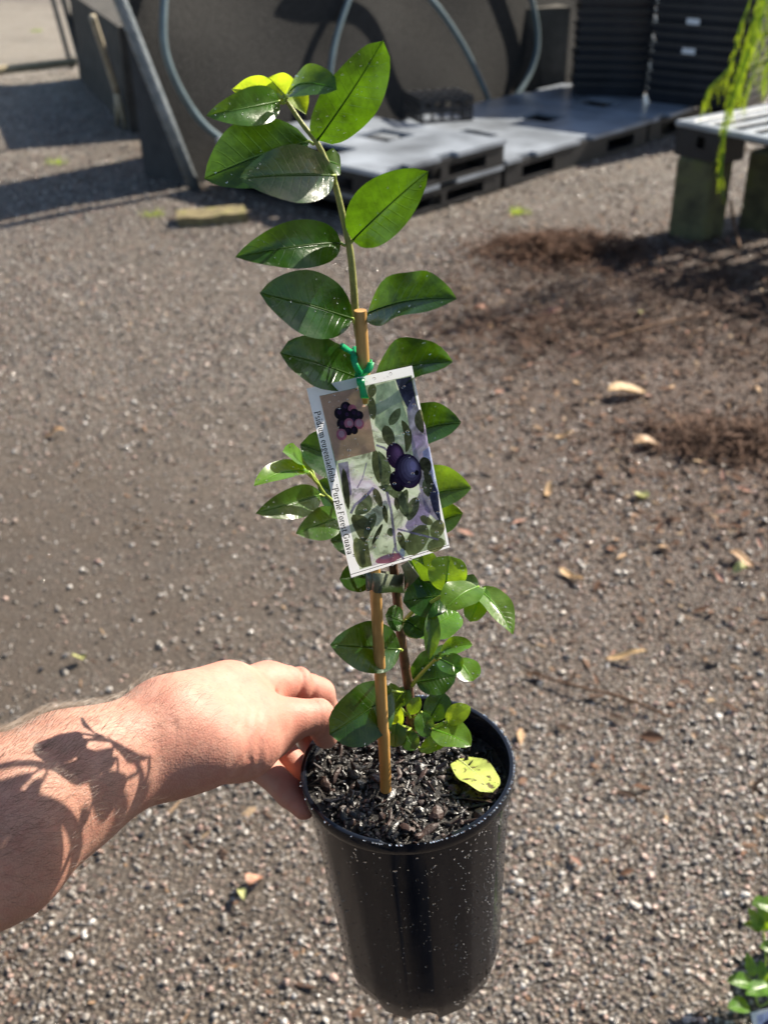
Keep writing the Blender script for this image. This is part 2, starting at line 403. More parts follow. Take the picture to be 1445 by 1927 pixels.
eb.add([A0, A1, M0, M1, B0, B1, E0, E1], [(0, 2, 3, 1), (2, 4, 5, 3), (1, 3, 5, 7), (4, 6, 7, 5)])
eb.build('end_sheet', M['wall_side'], wroot)

# low wall further back on the left
lw = MB(); c0 = PZ(246, 250, 0); c1 = PZ(150, 145, 0); dd = (c1-c0).normalized(); per = Vector((-dd.y, dd.x, 0)); per = per if per.x > 0 else -per
lw.prism([[(0, 0), ((c1-c0).length, 0), ((c1-c0).length, 3.2), (0, 3.2)]], lambda x, y, z: c0+dd*x+per*y+Vector((0, 0, z-.02)), .66)
lwo = lw.build('low_wall', simple('low_wall', (.075, .070, .062), .9, .2, .35, 9, .6, 50, .012), fix=True)
tag(lwo, 'low dark grey wall behind the grey corrugated pole', 'wall')

# pallets -----------------------------------------------------------------------------------------
def m_pallet():
    t = NT('pallet_plastic'); P = t.coord(); nz = t.noise(11, 5, .65, P); f = t.noise(120, 4, .6, P)
    col = t.ramp(nz, [(.3, (.030, .032, .036)), (.55, (.048, .051, .056)), (.75, (.085, .085, .082))])
    col = t.mix(t.rng(f, .6, .75, 0, .4), col, (.14, .13, .115))
    return t.finish(t.principled(col, t.rng(nz, .3, .7, .33, .55), .7, t.bump(f, .25, .003)))
M['pallet'] = m_pallet()
def rect(x0, y0, x1, y1): return [(x0, y0), (x1, y0), (x1, y1), (x0, y1)]
def make_pallet(t0, n0, z0, h, label, L=1.17, D=1.16, hx=(.27, .86)):
    root = empty('plastic_pallet', RW(t0, n0, z0)); tag(root, label, 'pallet', 'black plastic pallets along the matting wall')
    X = lambda x, y, z: RW(t0+x, n0-y, z0+z)
    bs = MB(); bs.box(X(L/2, D/2, .012), L-.06, D-.07, .008, ROT); bs.build('hole_backing', M['pallet'], root)  # black sheet added under the deck so its holes look shaded
    nt_ = .045; out = [(0, 0)]
    for c in (.14, .52, .98): out += [(c*L-.07, 0), (c*L-.07, nt_), (min(c*L+.07, L-.001), nt_), (min(c*L+.07, L-.001), 0)] if c < .9 else []
    out += [(L, 0), (L, D)]
    for c in (.7, .3): out += [(c*L+.07, D), (c*L+.07, D-nt_), (c*L-.07, D-nt_), (c*L-.07, D)]
    out += [(0, D)]
    hl = [rect(x-.12, .44, x+.12, .68) for x in hx]
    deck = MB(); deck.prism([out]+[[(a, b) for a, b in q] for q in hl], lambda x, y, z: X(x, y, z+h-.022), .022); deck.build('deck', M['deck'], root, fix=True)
    for y in (.012, D-.022):                                              # long skirts with fork openings
        sk = MB(); fo = [rect(.16, .02, .47, h-.055), rect(L-.47, .02, L-.16, h-.055)]
        sk.prism([rect(.004, 0, L-.004, h-.023)]+fo, lambda x, z, w, y=y: X(x, y+w, z), .02); sk.build('skirt', M['pallet'], root, fix=True)
    for x in (.002, L-.022):
        sk = MB(); fo = [rect(.18, .02, .50, h-.055), rect(D-.50, .02, D-.18, h-.055)]
        sk.prism([rect(.033, 0, D-.023, h-.023)]+fo, lambda y, z, w, x=x: X(x+w, y, z), .02); sk.build('skirt', M['pallet'], root, fix=True)
    for x in (.085, L/2, L-.085):
        for y in (.11, D/2, D-.11):
            ft = MB(); ft.box(X(x, y, (h-.024)/2), .11, .11, h-.026, ROT, bev=.01); ft.build('foot', M['pallet'], root)
    return root
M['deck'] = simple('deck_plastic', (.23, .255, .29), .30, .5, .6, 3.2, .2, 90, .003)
M['pallet'] = simple('skirt_plastic_shaded', (.012, .012, .014), .5, .4, .35, 9, .2, 90, .003)  # pallet plastic darkened in colour for the shade on skirts and feet
make_pallet(-.98, 0, 0, .128, 'black plastic pallet on the ground, lower one of the stacked pair', .98, 1.16, (.2, .65))
make_pallet(-1.0, .01, .1295, .132, 'blue grey topped plastic pallet carrying the small black crate', 1.0, 1.16, (.2, .66))
make_pallet(.03, .0, 0, .145, 'sunlit single plastic pallet beside the stacked pair, half in shadow', 1.5, 1.16, (.40, 1.13))
make_pallet(1.55, .0, 0, .145, 'shaded plastic pallet under the tall tray stacks')

# stacked nursery trays -------------------------------------------------------------------------------
M['tray'] = simple('tray_plastic', (.018, .020, .025), .32, .5, .35, 12, .2, 80, .004)
M['white_label'] = simple('white_label', (.72, .74, .76), .5, .4, .08)
def tray_mesh(w, d, h):
    m = MB(); o = lambda s, z: [(-w/2*s, -d/2*s, z), (w/2*s, -d/2*s, z), (w/2*s, d/2*s, z), (-w/2*s, d/2*s, z)]
    rings = [o(.90, 0), o(.965, h*.80), o(1, h*.80), o(1, h), o(.955, h), o(.945, h*.82), o(.88, .006)]
    m.add([p for r in rings for p in r], [(i*4+k, i*4+(k+1) % 4, (i+1)*4+(k+1) % 4, (i+1)*4+k) for i in range(len(rings)-1) for k in range(4)]+[(3, 2, 1, 0), tuple(24+k for k in range(4))])
    me = m.mesh('nursery_tray'); me.materials.append(M['tray']); return me
TM = tray_mesh(.46, .42, .085)
def tray_stack(base, ang, count, pitch, which, labels, sq):
    for k in range(count):
        o = link('nursery_tray', TM); j = random.uniform(-1, 1)
        o.location = base+Vector((random.uniform(-.008, .008), random.uniform(-.008, .008), k*pitch)); o.rotation_euler = (0, 0, ang+j*.02); o.scale = (sq[0], sq[1], 1)
        ordn = ['lowest', 'second', 'third', 'fourth', 'fifth', 'sixth', 'seventh', 'eighth', 'ninth', 'tenth', 'eleventh', 'twelfth', 'thirteenth', 'fourteenth', 'fifteenth', 'topmost'][k]
        up_ = ordn+' tray'+('' if k in (0, 15) else ' up')
        tag(o, 'black plastic tray, '+up_+' in the '+which, 'tray', 'trays in the '+which)
        if k in labels:
            lb = MB(); s = .046 if labels[k] else .03
            lb.box((labels[k]*.06-.05, -.2125, .047), s*1.9, .002, .034); q = lb.build('paper_label', M['white_label'], o); q.matrix_parent_inverse = Matrix()
            o['label'] = 'black tray with white label, '+up_+' in the '+which
s1 = PZ(1143, 172, .145); s2 = PZ(1330, 190, .145)
tray_stack(Vector((s1.x, s1.y, .1465)), -.10-math.radians(0)+.35*0, 16, .058, 'left stack beside the matting wall', {}, (1.12, 1.05))
tray_stack(Vector((s2.x, s2.y-.02, .1465)), -.62, 16, .058, 'right stack by the bench', {5: 0, 8: 0, 11: 1, 12: 2}, (1.5, 1.3))

# small black crate on the pallet ----------------------------------------------------------------------
def crate():
    c = PZ(824, 222, .262); root = empty('plastic_crate', c); tag(root, 'small black open lattice crate lying on the pallets', 'crate')
    w, d, h = .30, .26, .13; R = Matrix.Rotation(.35, 3, 'Z')
    mt = M['tray']
    def bar(a, b, r, nm):
        m = MB(); a = Vector(a); b = Vector(b); v = b-a; q = v.to_track_quat('X', 'Z').to_matrix()
        m.box(c+R @ ((a+b)/2), v.length, r, r, R @ q); m.build(nm, mt, root)
    for z in (.008, h*.55, h-.008):
        for sx in (-1, 1): bar((sx*w/2, -d/2, z), (sx*w/2, d/2, z), .016, 'rail')
        for sy in (-1, 1): bar((-w/2, sy*d/2, z), (w/2, sy*d/2, z), .016, 'rail')
    for i in range(6):
        x = -w/2+w*i/5
        for sy in (-1, 1): bar((x, sy*d/2, 0), (x, sy*d/2, h), .013, 'bar')
        bar((x, -d/2, h), (x, d/2, h), .015, 'slat')
    for i in range(1, 5):
        y = -d/2+d*i/5
        for sx in (-1, 1): bar((sx*w/2, y, 0), (sx*w/2, y, h), .013, 'bar')
        if i in (1, 3): bar((-w/2, y, h+.004), (w/2, y, h+.004), .014, 'slat')
crate()

# poly pipe hoops leaning on the wall -------------------------------------------------------------------
M['pipe'] = simple('poly_pipe', (.125, .17, .185), .35, .5, .2, 10)
def smooth_path(P, n=10):
    P = [Vector(p) for p in P]; out = []
    Q = [P[0]*2-P[1]]+P+[P[-1]*2-P[-2]]
    for i in range(1, len(Q)-2):
        for k in range(n):
            t = k/n; a, b, c, d = Q[i-1:i+3]
            out.append(.5*((2*b)+(c-a)*t+(2*a-5*b+4*c-d)*t*t+(3*b-a-3*c+d)*t**3))
    out.append(P[-1]); return out
def WP(px, py, off): 
    p0 = RW(0, -1.30+off, 0); nn = (NF+Vector((0, 0, .14))).normalized(); return PP(px, py, p0, nn)
def pipe(pts, off, r, label, ext=()):
    m = MB(); path = smooth_path([WP(x, y, o) for (x, y), o in zip(pts, off)]+[])
    m.tube(path, r, 10); o = m.build('poly_pipe', M['pipe'], smooth=True); tag(o, label, 'pipe', 'poly pipe hoops against the wall')
pipe([(345, -170), (318, -60), (308, 20), (312, 100), (345, 180), (395, 245), (470, 290), (560, 318)], [.16, .16, .16, .16, .15, .14, .13, .11], .019, 'grey green pipe hoop curving down just right of the corrugated pole')
pipe([(730, -170), (680, -60), (652, 10), (630, 80), (620, 150), (622, 215), (640, 270)], [.07]*7, .017, 'pipe hoop running down behind the topmost big leaf')
pipe([(640, -120), (740, -65), (812, 0), (868, 80), (905, 155), (926, 205), (935, 235)], [.11, .12, .13, .13, .12, .10, .08], .019, 'pipe hoop sloping down to the pallets right of the small crate')
pipe([(955, -130), (985, -50), (1005, 20), (1011, 80), (1000, 130), (975, 175), (945, 210)], [.07, .07, .07, .07, .07, .07, .06], .020, 'pipe hoop curving back left beside the tray stacks')

# corrugated grey pole, forked stick, trestle -------------------------------------------------------------
def m_galv():
    t = NT('corrugated_grey'); w = t.n('TexWave', i_Scale=26., i_Distortion=.3, bands_direction='DIAGONAL'); t.set(w.inputs['Vector'], t.coord())
    col = t.ramp(t.noise(18), [(.3, (.15, .18, .20)), (.7, (.30, .33, .35))])
    return t.finish(t.principled(col, .4, .5, t.bump(w.outputs[1], .8, .008), Metallic=.25))
M['galv'] = m_galv()
m = MB(); pb = RW(-1.10, -1.22, -.02); pt = RW(-1.10-.36*.95, -1.25, .95); pm = pt+(pt-pb)*.35
m.tube([pb, pb.lerp(pt, .5), pt, pm], .033, 14); tag(m.build('leaning_pole', M['galv'], smooth=True), 'grey corrugated pole leaning at the left end of the matting wall', 'pole')
M['drywood'] = simple('weathered_wood', (.40, .35, .26), .8, .2, .35, 30, .5, 90, .004)
root = empty('forked_stick', PZ(232, 228, 0)); tag(root, 'thin pale forked stick standing against the low wall', 'stick')
b1, b2 = PZ(222, 240, -.01), PZ(238, 244, -.01); fk = PY(220, 172, 7.62); tp = PY(174, 30, 7.40)
m = MB(); m.tube(smooth_path([tp, fk.lerp(tp, .5), fk]), .022, 8); m.build('shaft', M['drywood'], root, smooth=True)
for b in (b1, b2): m = MB(); m.tube([fk, b.lerp(fk, .5), b], [.02, .017, .014], 8); m.build('prong', M['drywood'], root, smooth=True)
M['steel'] = simple('dark_steel', (.045, .043, .040), .5, .5, .3, 30, Metallic=.4)
fr = empty('trestle_frame', PZ(155, 150, 0)); tag(fr, 'dark steel trestle frame with a pale rail at the upper left', 'trestle')
fa, fb = PZ(163, 152, 0), PZ(136, 128, 0)
m = MB(); m.tube([fa, PY(118, -10, fa.y+.25), PY(96, -80, fa.y+.4)], .028, 6); m.build('leg', M['steel'], fr)
m = MB(); m.tube([fb, PY(98, -10, fb.y+.2), PY(80, -80, fb.y+.3)], .024, 6); m.build('leg', M['steel'], fr)
m = MB(); ra, rb = PY(143, 116, fa.y-.05), PY(-140, 148, fa.y-.75); m.tube([ra, ra.lerp(rb, .5), rb], .032, 8); m.build('rail', simple('rail_wood', (.36, .30, .19), .7, .2, .3, 20), fr)
m = MB(); rl = Vector((rb.x, rb.y, -.02)); m.tube([rl, rb+Vector((0, 0, .2))], .028, 6); m.build('leg', M['steel'], fr)

# flat mossy wood offcut on the ground -----------------------------------------------------------------------
c = PZ(398, 408, .02); m = MB(); 
bm = bmesh.new(); bmesh.ops.create_cube(bm, size=1); bmesh.ops.subdivide_edges(bm, edges=bm.edges, cuts=5, use_grid_fill=True)
for v in bm.verts:
    v.co = Vector((v.co.x*.33, v.co.y*.17, v.co.z*.055)); v.co.y *= 1-.9*max(0, abs(v.co.x)/.33-.3); v.co += Vector([.012*noise.noise(v.co*14+Vector((k*7, 0, 0))) for k in range(3)])
me = bpy.data.meshes.new('wood_offcut'); bm.to_mesh(me); bm.free()
def m_mosswood():
    t = NT('mossy_wood'); n1 = t.noise(20, 5); col = t.ramp(n1, [(.3, (.11, .09, .05)), (.55, (.20, .165, .09)), (.7, (.17, .17, .05))])
    return t.finish(t.principled(col, .9, .2, t.bump(t.noise(60, 5), .6, .006)))
me.materials.append(m_mosswood()); o = link('wood_offcut', me); o.location = c; o.rotation_euler = (0, 0, .25)
tag(o, 'flat mossy wood offcut lying in front of the matting wall', 'wood')

# bench: slatted black pallet on two mossy posts ------------------------------------------------------------
BC = PZ(1270, 226, .51); BU = Vector((.60, -.80, 0)).normalized(); BV = Vector((.80, .60, 0))
BROT = Matrix((tuple(BU), tuple(BV), (0, 0, 1))).transposed()
br = empty('slatted_pallet', BC-Vector((0, 0, .15))); tag(br, 'black slatted pallet forming a bench top on mossy posts', 'pallet')
def BX(x, y, z): return BC+BU*x+BV*y+Vector((0, 0, z))
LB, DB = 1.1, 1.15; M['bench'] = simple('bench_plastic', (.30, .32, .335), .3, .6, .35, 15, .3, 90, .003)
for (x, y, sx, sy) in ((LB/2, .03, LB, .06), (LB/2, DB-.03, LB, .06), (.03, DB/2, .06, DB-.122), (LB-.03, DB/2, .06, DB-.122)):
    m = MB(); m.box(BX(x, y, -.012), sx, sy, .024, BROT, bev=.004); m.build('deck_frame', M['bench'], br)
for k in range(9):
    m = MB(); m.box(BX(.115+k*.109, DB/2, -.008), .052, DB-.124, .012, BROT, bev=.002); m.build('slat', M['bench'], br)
for k in range(4):
    m = MB(); m.box(BX(LB/2, .2+k*.25, -.028), LB-.124, .03, .02, BROT); m.build('cross_slat', M['pallet'], br)
for (x, y) in ((.14, .09), (LB-.14, .09), (.14, DB-.09), (LB-.14, DB-.09), (.14, DB/2), (LB-.14, DB/2)):
    m = MB(); m.prism([rect(0, 0, .26, .126)]+([rect(.12, .05, .165, .10)] if y < .2 else []), lambda a, b, w: BX(x-.13+a, y-.085+w, -.150+b), .165); m.build('foot_block', M['pallet'], br, fix=True)
def m_post():
    t = NT('mossy_post'); n1 = t.noise(9, 5); col = t.ramp(n1, [(.3, (.055, .05, .032)), (.55, (.12, .115, .06)), (.75, (.13, .14, .045))])
    return t.finish(t.principled(col, .9, .2, t.bump(t.noise(40, 5), .7, .01)))
M['post'] = m_post()
for (x, y, lab) in ((.12, .10, 'mossy square timber post under the near left corner of the bench'), (.2, 1.0, 'mossy timber post under the far corner of the bench'), (.95, 1.0, 'mossy timber post under the far right of the bench')):
    m = MB(); m.box(BX(x, y, -.36+.0), .19, .19, .415, BROT @ Matrix.Rotation(.15, 3, 'Z'), bev=.012); tag(m.build('timber_post', M['post']), lab, 'post', 'posts under the bench')

m = MB(); q2 = PZ(1446, 432, 0); m.box(Vector((q2.x, q2.y+.06, .17)), .19, .19, .375, BROT @ Matrix.Rotation(.1, 3, 'Z'), bev=.012); tag(m.build('timber_post', M['post']), 'shaded mossy timber post under the bench at the right edge', 'post', 'posts under the bench')
# weeping potted plant on the bench
wp_base = BX(.62, .52, .0); pr = empty('weeping_plant', wp_base); tag(pr, 'weeping plant with bright yellow green hanging strands over the bench', 'plant')
m = MB(); m.lathe([(.0, .001), (.10, .001), (.13, .2), (.138, .2), (.138, .22), (.122, .22), (.118, .18), (0, .18)], 28, lambda x, y, z: wp_base+Vector((x, y, z))); m.build('pot', M['pot'], pr, smooth=False, fix=True)
M['strand'] = m_leaf('strand_leaf', (.13, .25, .02), (.48, .62, .02), .45, .4)
strands = [[(1440, -40), (1420, 60), (1385, 170), (1362, 255), (1357, 350)], [(1450, -60), (1428, 40), (1400, 130), (1390, 180)], [(1436, -30), (1405, 90), (1380, 175), (1372, 200)],
           [(1460, -50), (1438, 60), (1412, 150), (1398, 185)], [(1448, -20), (1424, 70), (1402, 105), (1392, 160)], [(1400, 30), (1375, 120), (1335, 165), (1325, 190)], [(1460, 30), (1448, 90), (1443, 130), (1440, 150)],
           [(1470, -90), (1432, 0), (1415, 50), (1408, 80)], [(1428, 10), (1395, 110), (1368, 190), (1358, 270), (1355, 330)]]
for si, st in enumerate(strands):
    Y0 = 4.93+.05*(si % 3)
    top = wp_base+Vector((.02*(si % 3), -.01*si, .18)); mid = PY(1500, -150, 5.02)
    pth = smooth_path([top, mid]+[PY(x, y, Y0) for x, y in st], 8); m = MB(); m.tube(pth, [.0035]*len(pth), 5, mi=0)
    for k in range(10, len(pth)-1):
        for q in range(2):
            p = pth[k].lerp(pth[k+1], random.random()); d = Vector((random.uniform(-.3, .3), random.uniform(-.3, .3), -1)).normalized(); L = random.uniform(.05, .11)
            s = d.cross(Vector((random.random()-.5, 1, random.random()-.5))).normalized()*.0016
            m.add([p, p+d*L*.5+s, p+d*L, p+d*L*.5-s], [(0, 1, 2, 3)], 0, [(0, .5), (.5, 1), (1, .5), (.5, 0)])
    m.build('strand', M['strand'], pr, uv=True)
# ------------------------------------------------------------------ the pot
PC = Vector((.0157, .5786, .966))                                          # centre of the rim
PAX = Vector((-.072, .0, 1)).normalized(); PX = Vector((0, 1, 0)).cross(PAX).normalized(); PYV = PAX.cross(PX)
def XP(x, y, z): return PC + PX*x + PYV*y + PAX*z
pot = empty('nursery_pot', XP(0, 0, -.205)); tag(pot, 'wet black plastic nursery pot gripped at its rim by the hand', 'pot')
SEG = 96
prof = [(.0525, -.199), (.0575, -.1895), (.0600, -.178), (.0608, -.160), (.0645, -.10), (.0692, -.030), (.0702, -.013), (.0704, -.0102), (.0728, -.0098), (.0736, -.0088), (.0738, -.005), (.0737, -.0014), (.0732, -.0004),
        (.0722, 0), (.0703, -.0004), (.0698, -.0016), (.0690, -.014), (.0660, -.05), (.0630, -.09), (.03, -.091), (0.001, -.0912)]
vs = []; fs = []
for i, (r, z) in enumerate(prof):
    for k in range(SEG):
        a = 2*PI*k/SEG; rr, zz = r, z
        ad = math.degrees(a) % 360
        if i == 0:                                                         # drainage notches along the foot
            zz = z-.0045 if (k % 12) not in (10, 11, 0, 1, 2) else z+.005
        if i <= 5: rr = r*(.2+.8*math.cos(PI/16)/math.cos(((a+PI/16) % (PI/8))-PI/16))   # faint moulded flats
        if 11 <= i <= 15 and 258 < ad < 291: zz = z-.0045 if i in (13, 14) else z-.002 if i == 15 else z
        vs.append(XP(rr*math.cos(a), rr*math.sin(a), zz))
n = len(prof)
b = MB(); b.add(vs, [(i*SEG+k, i*SEG+(k+1) % SEG, (i+1)*SEG+(k+1) % SEG, (i+1)*SEG+k) for i in range(n-1) for k in range(SEG)]); b.add([vs[k] for k in range(SEG)], [tuple(range(SEG))[::-1]])
body = b.build('pot_body', M['pot'], pot, smooth=True)
try:
    body.data.set_sharp_from_angle(angle=math.radians(40))
except Exception as e: print(e)
def pot_r(z): return float(np.interp(z, [-.176, -.16, -.10, -.03, -.014], [.0599, .0608, .0645, .0692, .0702]))
def drop(mb, p, nrm, r, flat=.6):
    nrm = nrm.normalized(); a = nrm.orthogonal().normalized(); c = nrm.cross(a); S = 7; vs = [p+nrm*r*flat]
    for (rr, hh) in ((.62, .80), (.95, .32), (.98, -.06)):
        vs += [p+(a*math.cos(2*PI*k/S)+c*math.sin(2*PI*k/S))*r*rr+nrm*r*flat*hh for k in range(S)]
    vs.append(p-nrm*r*flat*.1)
    f = [(0, 1+k, 1+(k+1) % S) for k in range(S)]+[(1+i*S+k, 1+(i+1)*S+k, 1+(i+1)*S+(k+1) % S, 1+i*S+(k+1) % S) for i in range(2) for k in range(S)]+[(1+3*S, 1+2*S+(k+1) % S, 1+2*S+k) for k in range(S)]
    mb.add(vs, f)
db = MB()
for k in range(4200):
    ad = random.uniform(160, 390); z = -random.uniform(.014, .186)
    d = 1.0 if ad > 300 else (.6 if ad < 215 else .34)
    d *= .35+.9*max(0, noise.noise((ad*.06, z*16, 8.))+.4)
    if random.random() > d: continue
    a = math.radians(ad); r = pot_r(z)*(1 if z > -.03 else (.2+.8*math.cos(PI/16)/math.cos(((a+PI/16) % (PI/8))-PI/16))); nr = PX*math.cos(a)+PYV*math.sin(a)
    drop(db, XP(r*math.cos(a), r*math.sin(a), z), nr, random.choice([.0003, .0004, .0005, .0006, .0007, .0009]), .65)
for k in range(150):
    ad = random.gauss(330, 50); a = math.radians(ad); drop(db, XP(.0735*math.cos(a), .0735*math.sin(a), -.0003), PAX, random.uniform(.0004, .0011), .6)
tag(db.build('water_droplets', M['water'], pot, smooth=True), 'tiny water droplets beading on the pot', kind='stuff')

# potting mix
def m_soil():
    t = NT('potting_mix'); n1 = t.noise(170, 5, .7); r = t.voro(330, out='Color'); s = t.n('SeparateXYZ'); t.set(s.inputs[0], r)
    col = t.ramp(n1, [(.3, (.004, .003, .0025)), (.65, (.015, .011, .008)), (.8, (.035, .026, .020))])
    col = t.mix(t.rng(s.outputs[0], .93, .97, 0, .6), col, (.20, .18, .15))
    return t.finish(t.principled(col, .45, .5, t.bump(t.noise(420, 5, .7), 1., .003)))
M['soil'] = m_soil()
M['chip_dark'] = simple('chip_dark', (.009, .007, .0055), .3, .5, .6, 90, .6, 500, .001)
M['chip_brown'] = simple('chip_brown', (.040, .020, .014), .5, .5, .5, 90, .6, 500, .001)
M['chip_grey'] = simple('chip_grey', (.055, .045, .036), .6, .5, .4, 120, .6, 500, .001)
M['chip_white'] = simple('chip_white', (.36, .34, .30), .6, .5, .3, 120, .5, 500, .001)
def soil_z(x, y): return -.0125-.010*(.6*x+.5*y)/.07+.006*noise.noise((x*45, y*45, 1.))+.0025*noise.noise((x*120, y*120, 5.))
sb = MB(); rings, sg = 26, 72
for i in range(rings+1):
    for k in range(sg):
        r = .0693*i/rings; a = 2*PI*k/sg; x, y = r*math.cos(a), r*math.sin(a); sb.v.append(tuple(XP(x, y, soil_z(x, y)))); sb.uv.append((0, 0))
for i in range(rings):
    for k in range(sg): sb.f.append([i*sg+k, (i+1)*sg+k, (i+1)*sg+(k+1) % sg, i*sg+(k+1) % sg]); sb.m.append(0)
chips = []
rd = random.Random(5)
proto = [rock_mesh('chip_%d' % k, M['soil'], q, 70+k, 2) for k, q in enumerate([(1.5, .5, .3), (1, .8, .55), (2.2, .3, .22), (1.2, .9, .5)])]
pv = [([v.co.copy() for v in me.vertices], [tuple(p.vertices) for p in me.polygons]) for me in proto]
for k in range(1300):
    r = .0665*math.sqrt(rd.random()); a = rd.random()*2*PI; x, y = r*math.cos(a), r*math.sin(a)
    mi = rd.choices([1, 2, 3, 4], [64, 19, 13, 4])[0]
    s = rd.uniform(.002, .0062) if mi < 3 else rd.uniform(.0012, .0042)
    if k < 70: s = rd.uniform(.006, .012); mi = rd.choice([1, 1, 2])
    V, Fc = pv[rd.randrange(4)]; R = Matrix.Rotation(rd.random()*6.28, 3, 'Z') @ Matrix.Rotation(rd.gauss(0, .7), 3, 'X') @ Matrix.Rotation(rd.gauss(0, .5), 3, 'Y')
    lim = .0675-s*.7
    if r > lim: x, y = x*lim/r, y*lim/r
    sb.add([XP(x+q.x, y+q.y, soil_z(x, y)+s*.18+q.z) for q in [R @ (v*s) for v in V]], Fc, mi)
so = sb.build('potting_mix', [M['soil'], M['chip_dark'], M['chip_brown'], M['chip_grey'], M['chip_white']])
tag(so, 'dark wet potting mix with bark and pale granules filling the pot', 'soil', kind='stuff')

# ------------------------------------------------------------------ the plant
plant = empty('guava_plant', XP(.004, .012, -.013)); tag(plant, 'tall guava seedling with glossy oval green leaves growing in the black pot', 'plant')
SY = .585
stem_px = [(776, 1398, .592), (771, 1320, .591), (765, 1270, .590), (756, 1210, .589), (750, 1155, .588), (745, 1110, .588), (733, 1010, .586), (718, 900, .584), (700, 780, .583), (683, 680, .583), (670, 600, .583), (666, 548, .583), (661, 490, .583), (655, 452, .583), (646, 410, .583), (630, 345, .584), (612, 300, .585), (596, 268, .585), (570, 235, .586), (545, 198, .588), (532, 180, .589)]
sp = smooth_path([PY(x, y, Y) for x, y, Y in stem_px], 6)
m = MB(); m.tube(sp, [float(np.interp(i/len(sp), [0, .25, .5, .8, 1], [.0034, .0029, .0021, .0015, .0009])) for i in range(len(sp))], 10); m.build('stem', M['stem'], plant, smooth=True, uv=True)
LEAFDROPS = MB()
def m_rib(name, c, rough, spec):
    t = NT(name); p = t.principled(c, rough, spec); q = t.n('BsdfTranslucent'); t.set(q.inputs[0], tuple(min(1, x*3.2) for x in c)); mx = t.n('MixShader', i_0=.55); t.set(mx.inputs[1], p.outputs[0]); t.set(mx.inputs[2], q.outputs[0]); return t.finish(mx)
M['rib_leaf_dark'] = m_rib('rib_dark', (.055, .115, .018), .35, .5); M['rib_leaf_mid'] = m_rib('rib_mid', (.09, .18, .03), .35, .5); M['rib_leaf_light'] = m_rib('rib_light', (.17, .29, .05), .35, .5); M['rib_leaf_yellow'] = m_rib('rib_yellow', (.6, .62, .25), .5, .4)
def leaf(base, tip, wpx, mat, tilt=.4, side=0., fold=.25, arch=.06, ta=.8, ba=.62, parent=None, pet=None, drops=0, name='leaf', wave=.02, twist=0., nu=16, nv=10, split=.55):
    """base, tip: (px, py, Y); wpx: seen width; tilt: how far the blade faces up rather than to the viewer; side: lean to the right"""
    a, t = PY(*base), PY(*tip); ax = (t-a); L = ax.length; ax.normalize(); c = (a+t)/2; vw = (CAM-c).normalized()
    N = vw*(1-abs(tilt))+Vector((0, 0, 1))*tilt+Vector((1, 0, 0))*side; N = (N-ax*N.dot(ax)).normalized()
    if N.dot(vw) < 0: N = -N
    N2 = ax.cross(SUN_DIR).normalized(); N2 = N2 if N2.dot(vw) > 0 else -N2
    if mat in ('leaf_dark', 'leaf_mid') and N2.dot(vw) > .3: N = (N*(1-split)+N2*split).normalized()
    W = ax.cross(N).normalized(); fs_ = math.sqrt(max(.09, 1-W.dot(vw)**2))
    hw = wpx/2/F*depth_of(c)/fs_*1.04
    pk = ba/(ba+ta); nrmz = (pk**ba)*((1-pk)**ta); mb = MB(); vs = []; uv = []; sd = random.random()*50
    for i in range(nu+1):
        u = i/nu; w = hw*(u**ba)*((1-u)**ta)/nrmz; ctr = a+ax*(u*L)+N*(arch*L*4*u*(1-u)); tw = twist*(u-.5)
        for j in range(nv+1):
            v = -1+2*j/nv; o = W*(v*w*math.cos(tw))+N*(v*w*math.sin(tw))
            lift = fold*abs(v)**1.25*w + wave*w*math.sin(u*11+sd+(2 if v > 0 else 0))*abs(v)**2 + .012*L*noise.noise((u*3+sd, v*1.5, 0.))
            vs.append(ctr+o+N*lift); uv.append((u, (v+1)/2))
    mb.add(vs, [(i*(nv+1)+j, i*(nv+1)+j+1, (i+1)*(nv+1)+j+1, (i+1)*(nv+1)+j) for i in range(nu) for j in range(nv)], 0, uv)
    if pet is not None:
        p = PY(*pet); pm_ = MB(); pm_.tube([p, p.lerp(a, .5)-Vector((0, 0, .0012)), a, a+ax*L*.06+N*(arch*L*.2)], [.0011, .0009, .0009, .0004], 6)
    for _ in range(drops):
        i = random.randrange(1, nu-1); j = random.randrange(1, nv); q = vs[i*(nv+1)+j].lerp(vs[(i+1)*(nv+1)+j], random.random())
        q = q.lerp(vs[i*(nv+1)+j-1], random.random()*.8); drop(LEAFDROPS, q+N*.0002, N, random.choice([.00025, .0003, .0004, .0005, .0006]), .35)
    o = mb.build(name, [M[mat]], parent or plant, smooth=True, uv=True)
    if pet is not None: pm_.build('petiole', M['petiole'], o, smooth=True)
    if wpx >= 40:
        rb_ = MB(); mid = [vs[i*(nv+1)+nv//2]+N*.0001 for i in range(nu+1)]; rb_.tube(mid, [.00055*(1-.8*i/nu) for i in range(nu+1)], 5); rb_.build('midrib', M['rib_'+mat] if 'rib_'+mat in M else M['petiole'], o, smooth=True)
    return o
D, Mi, Li, Yo = 'leaf_dark', 'leaf_mid', 'leaf_light', 'leaf_young'
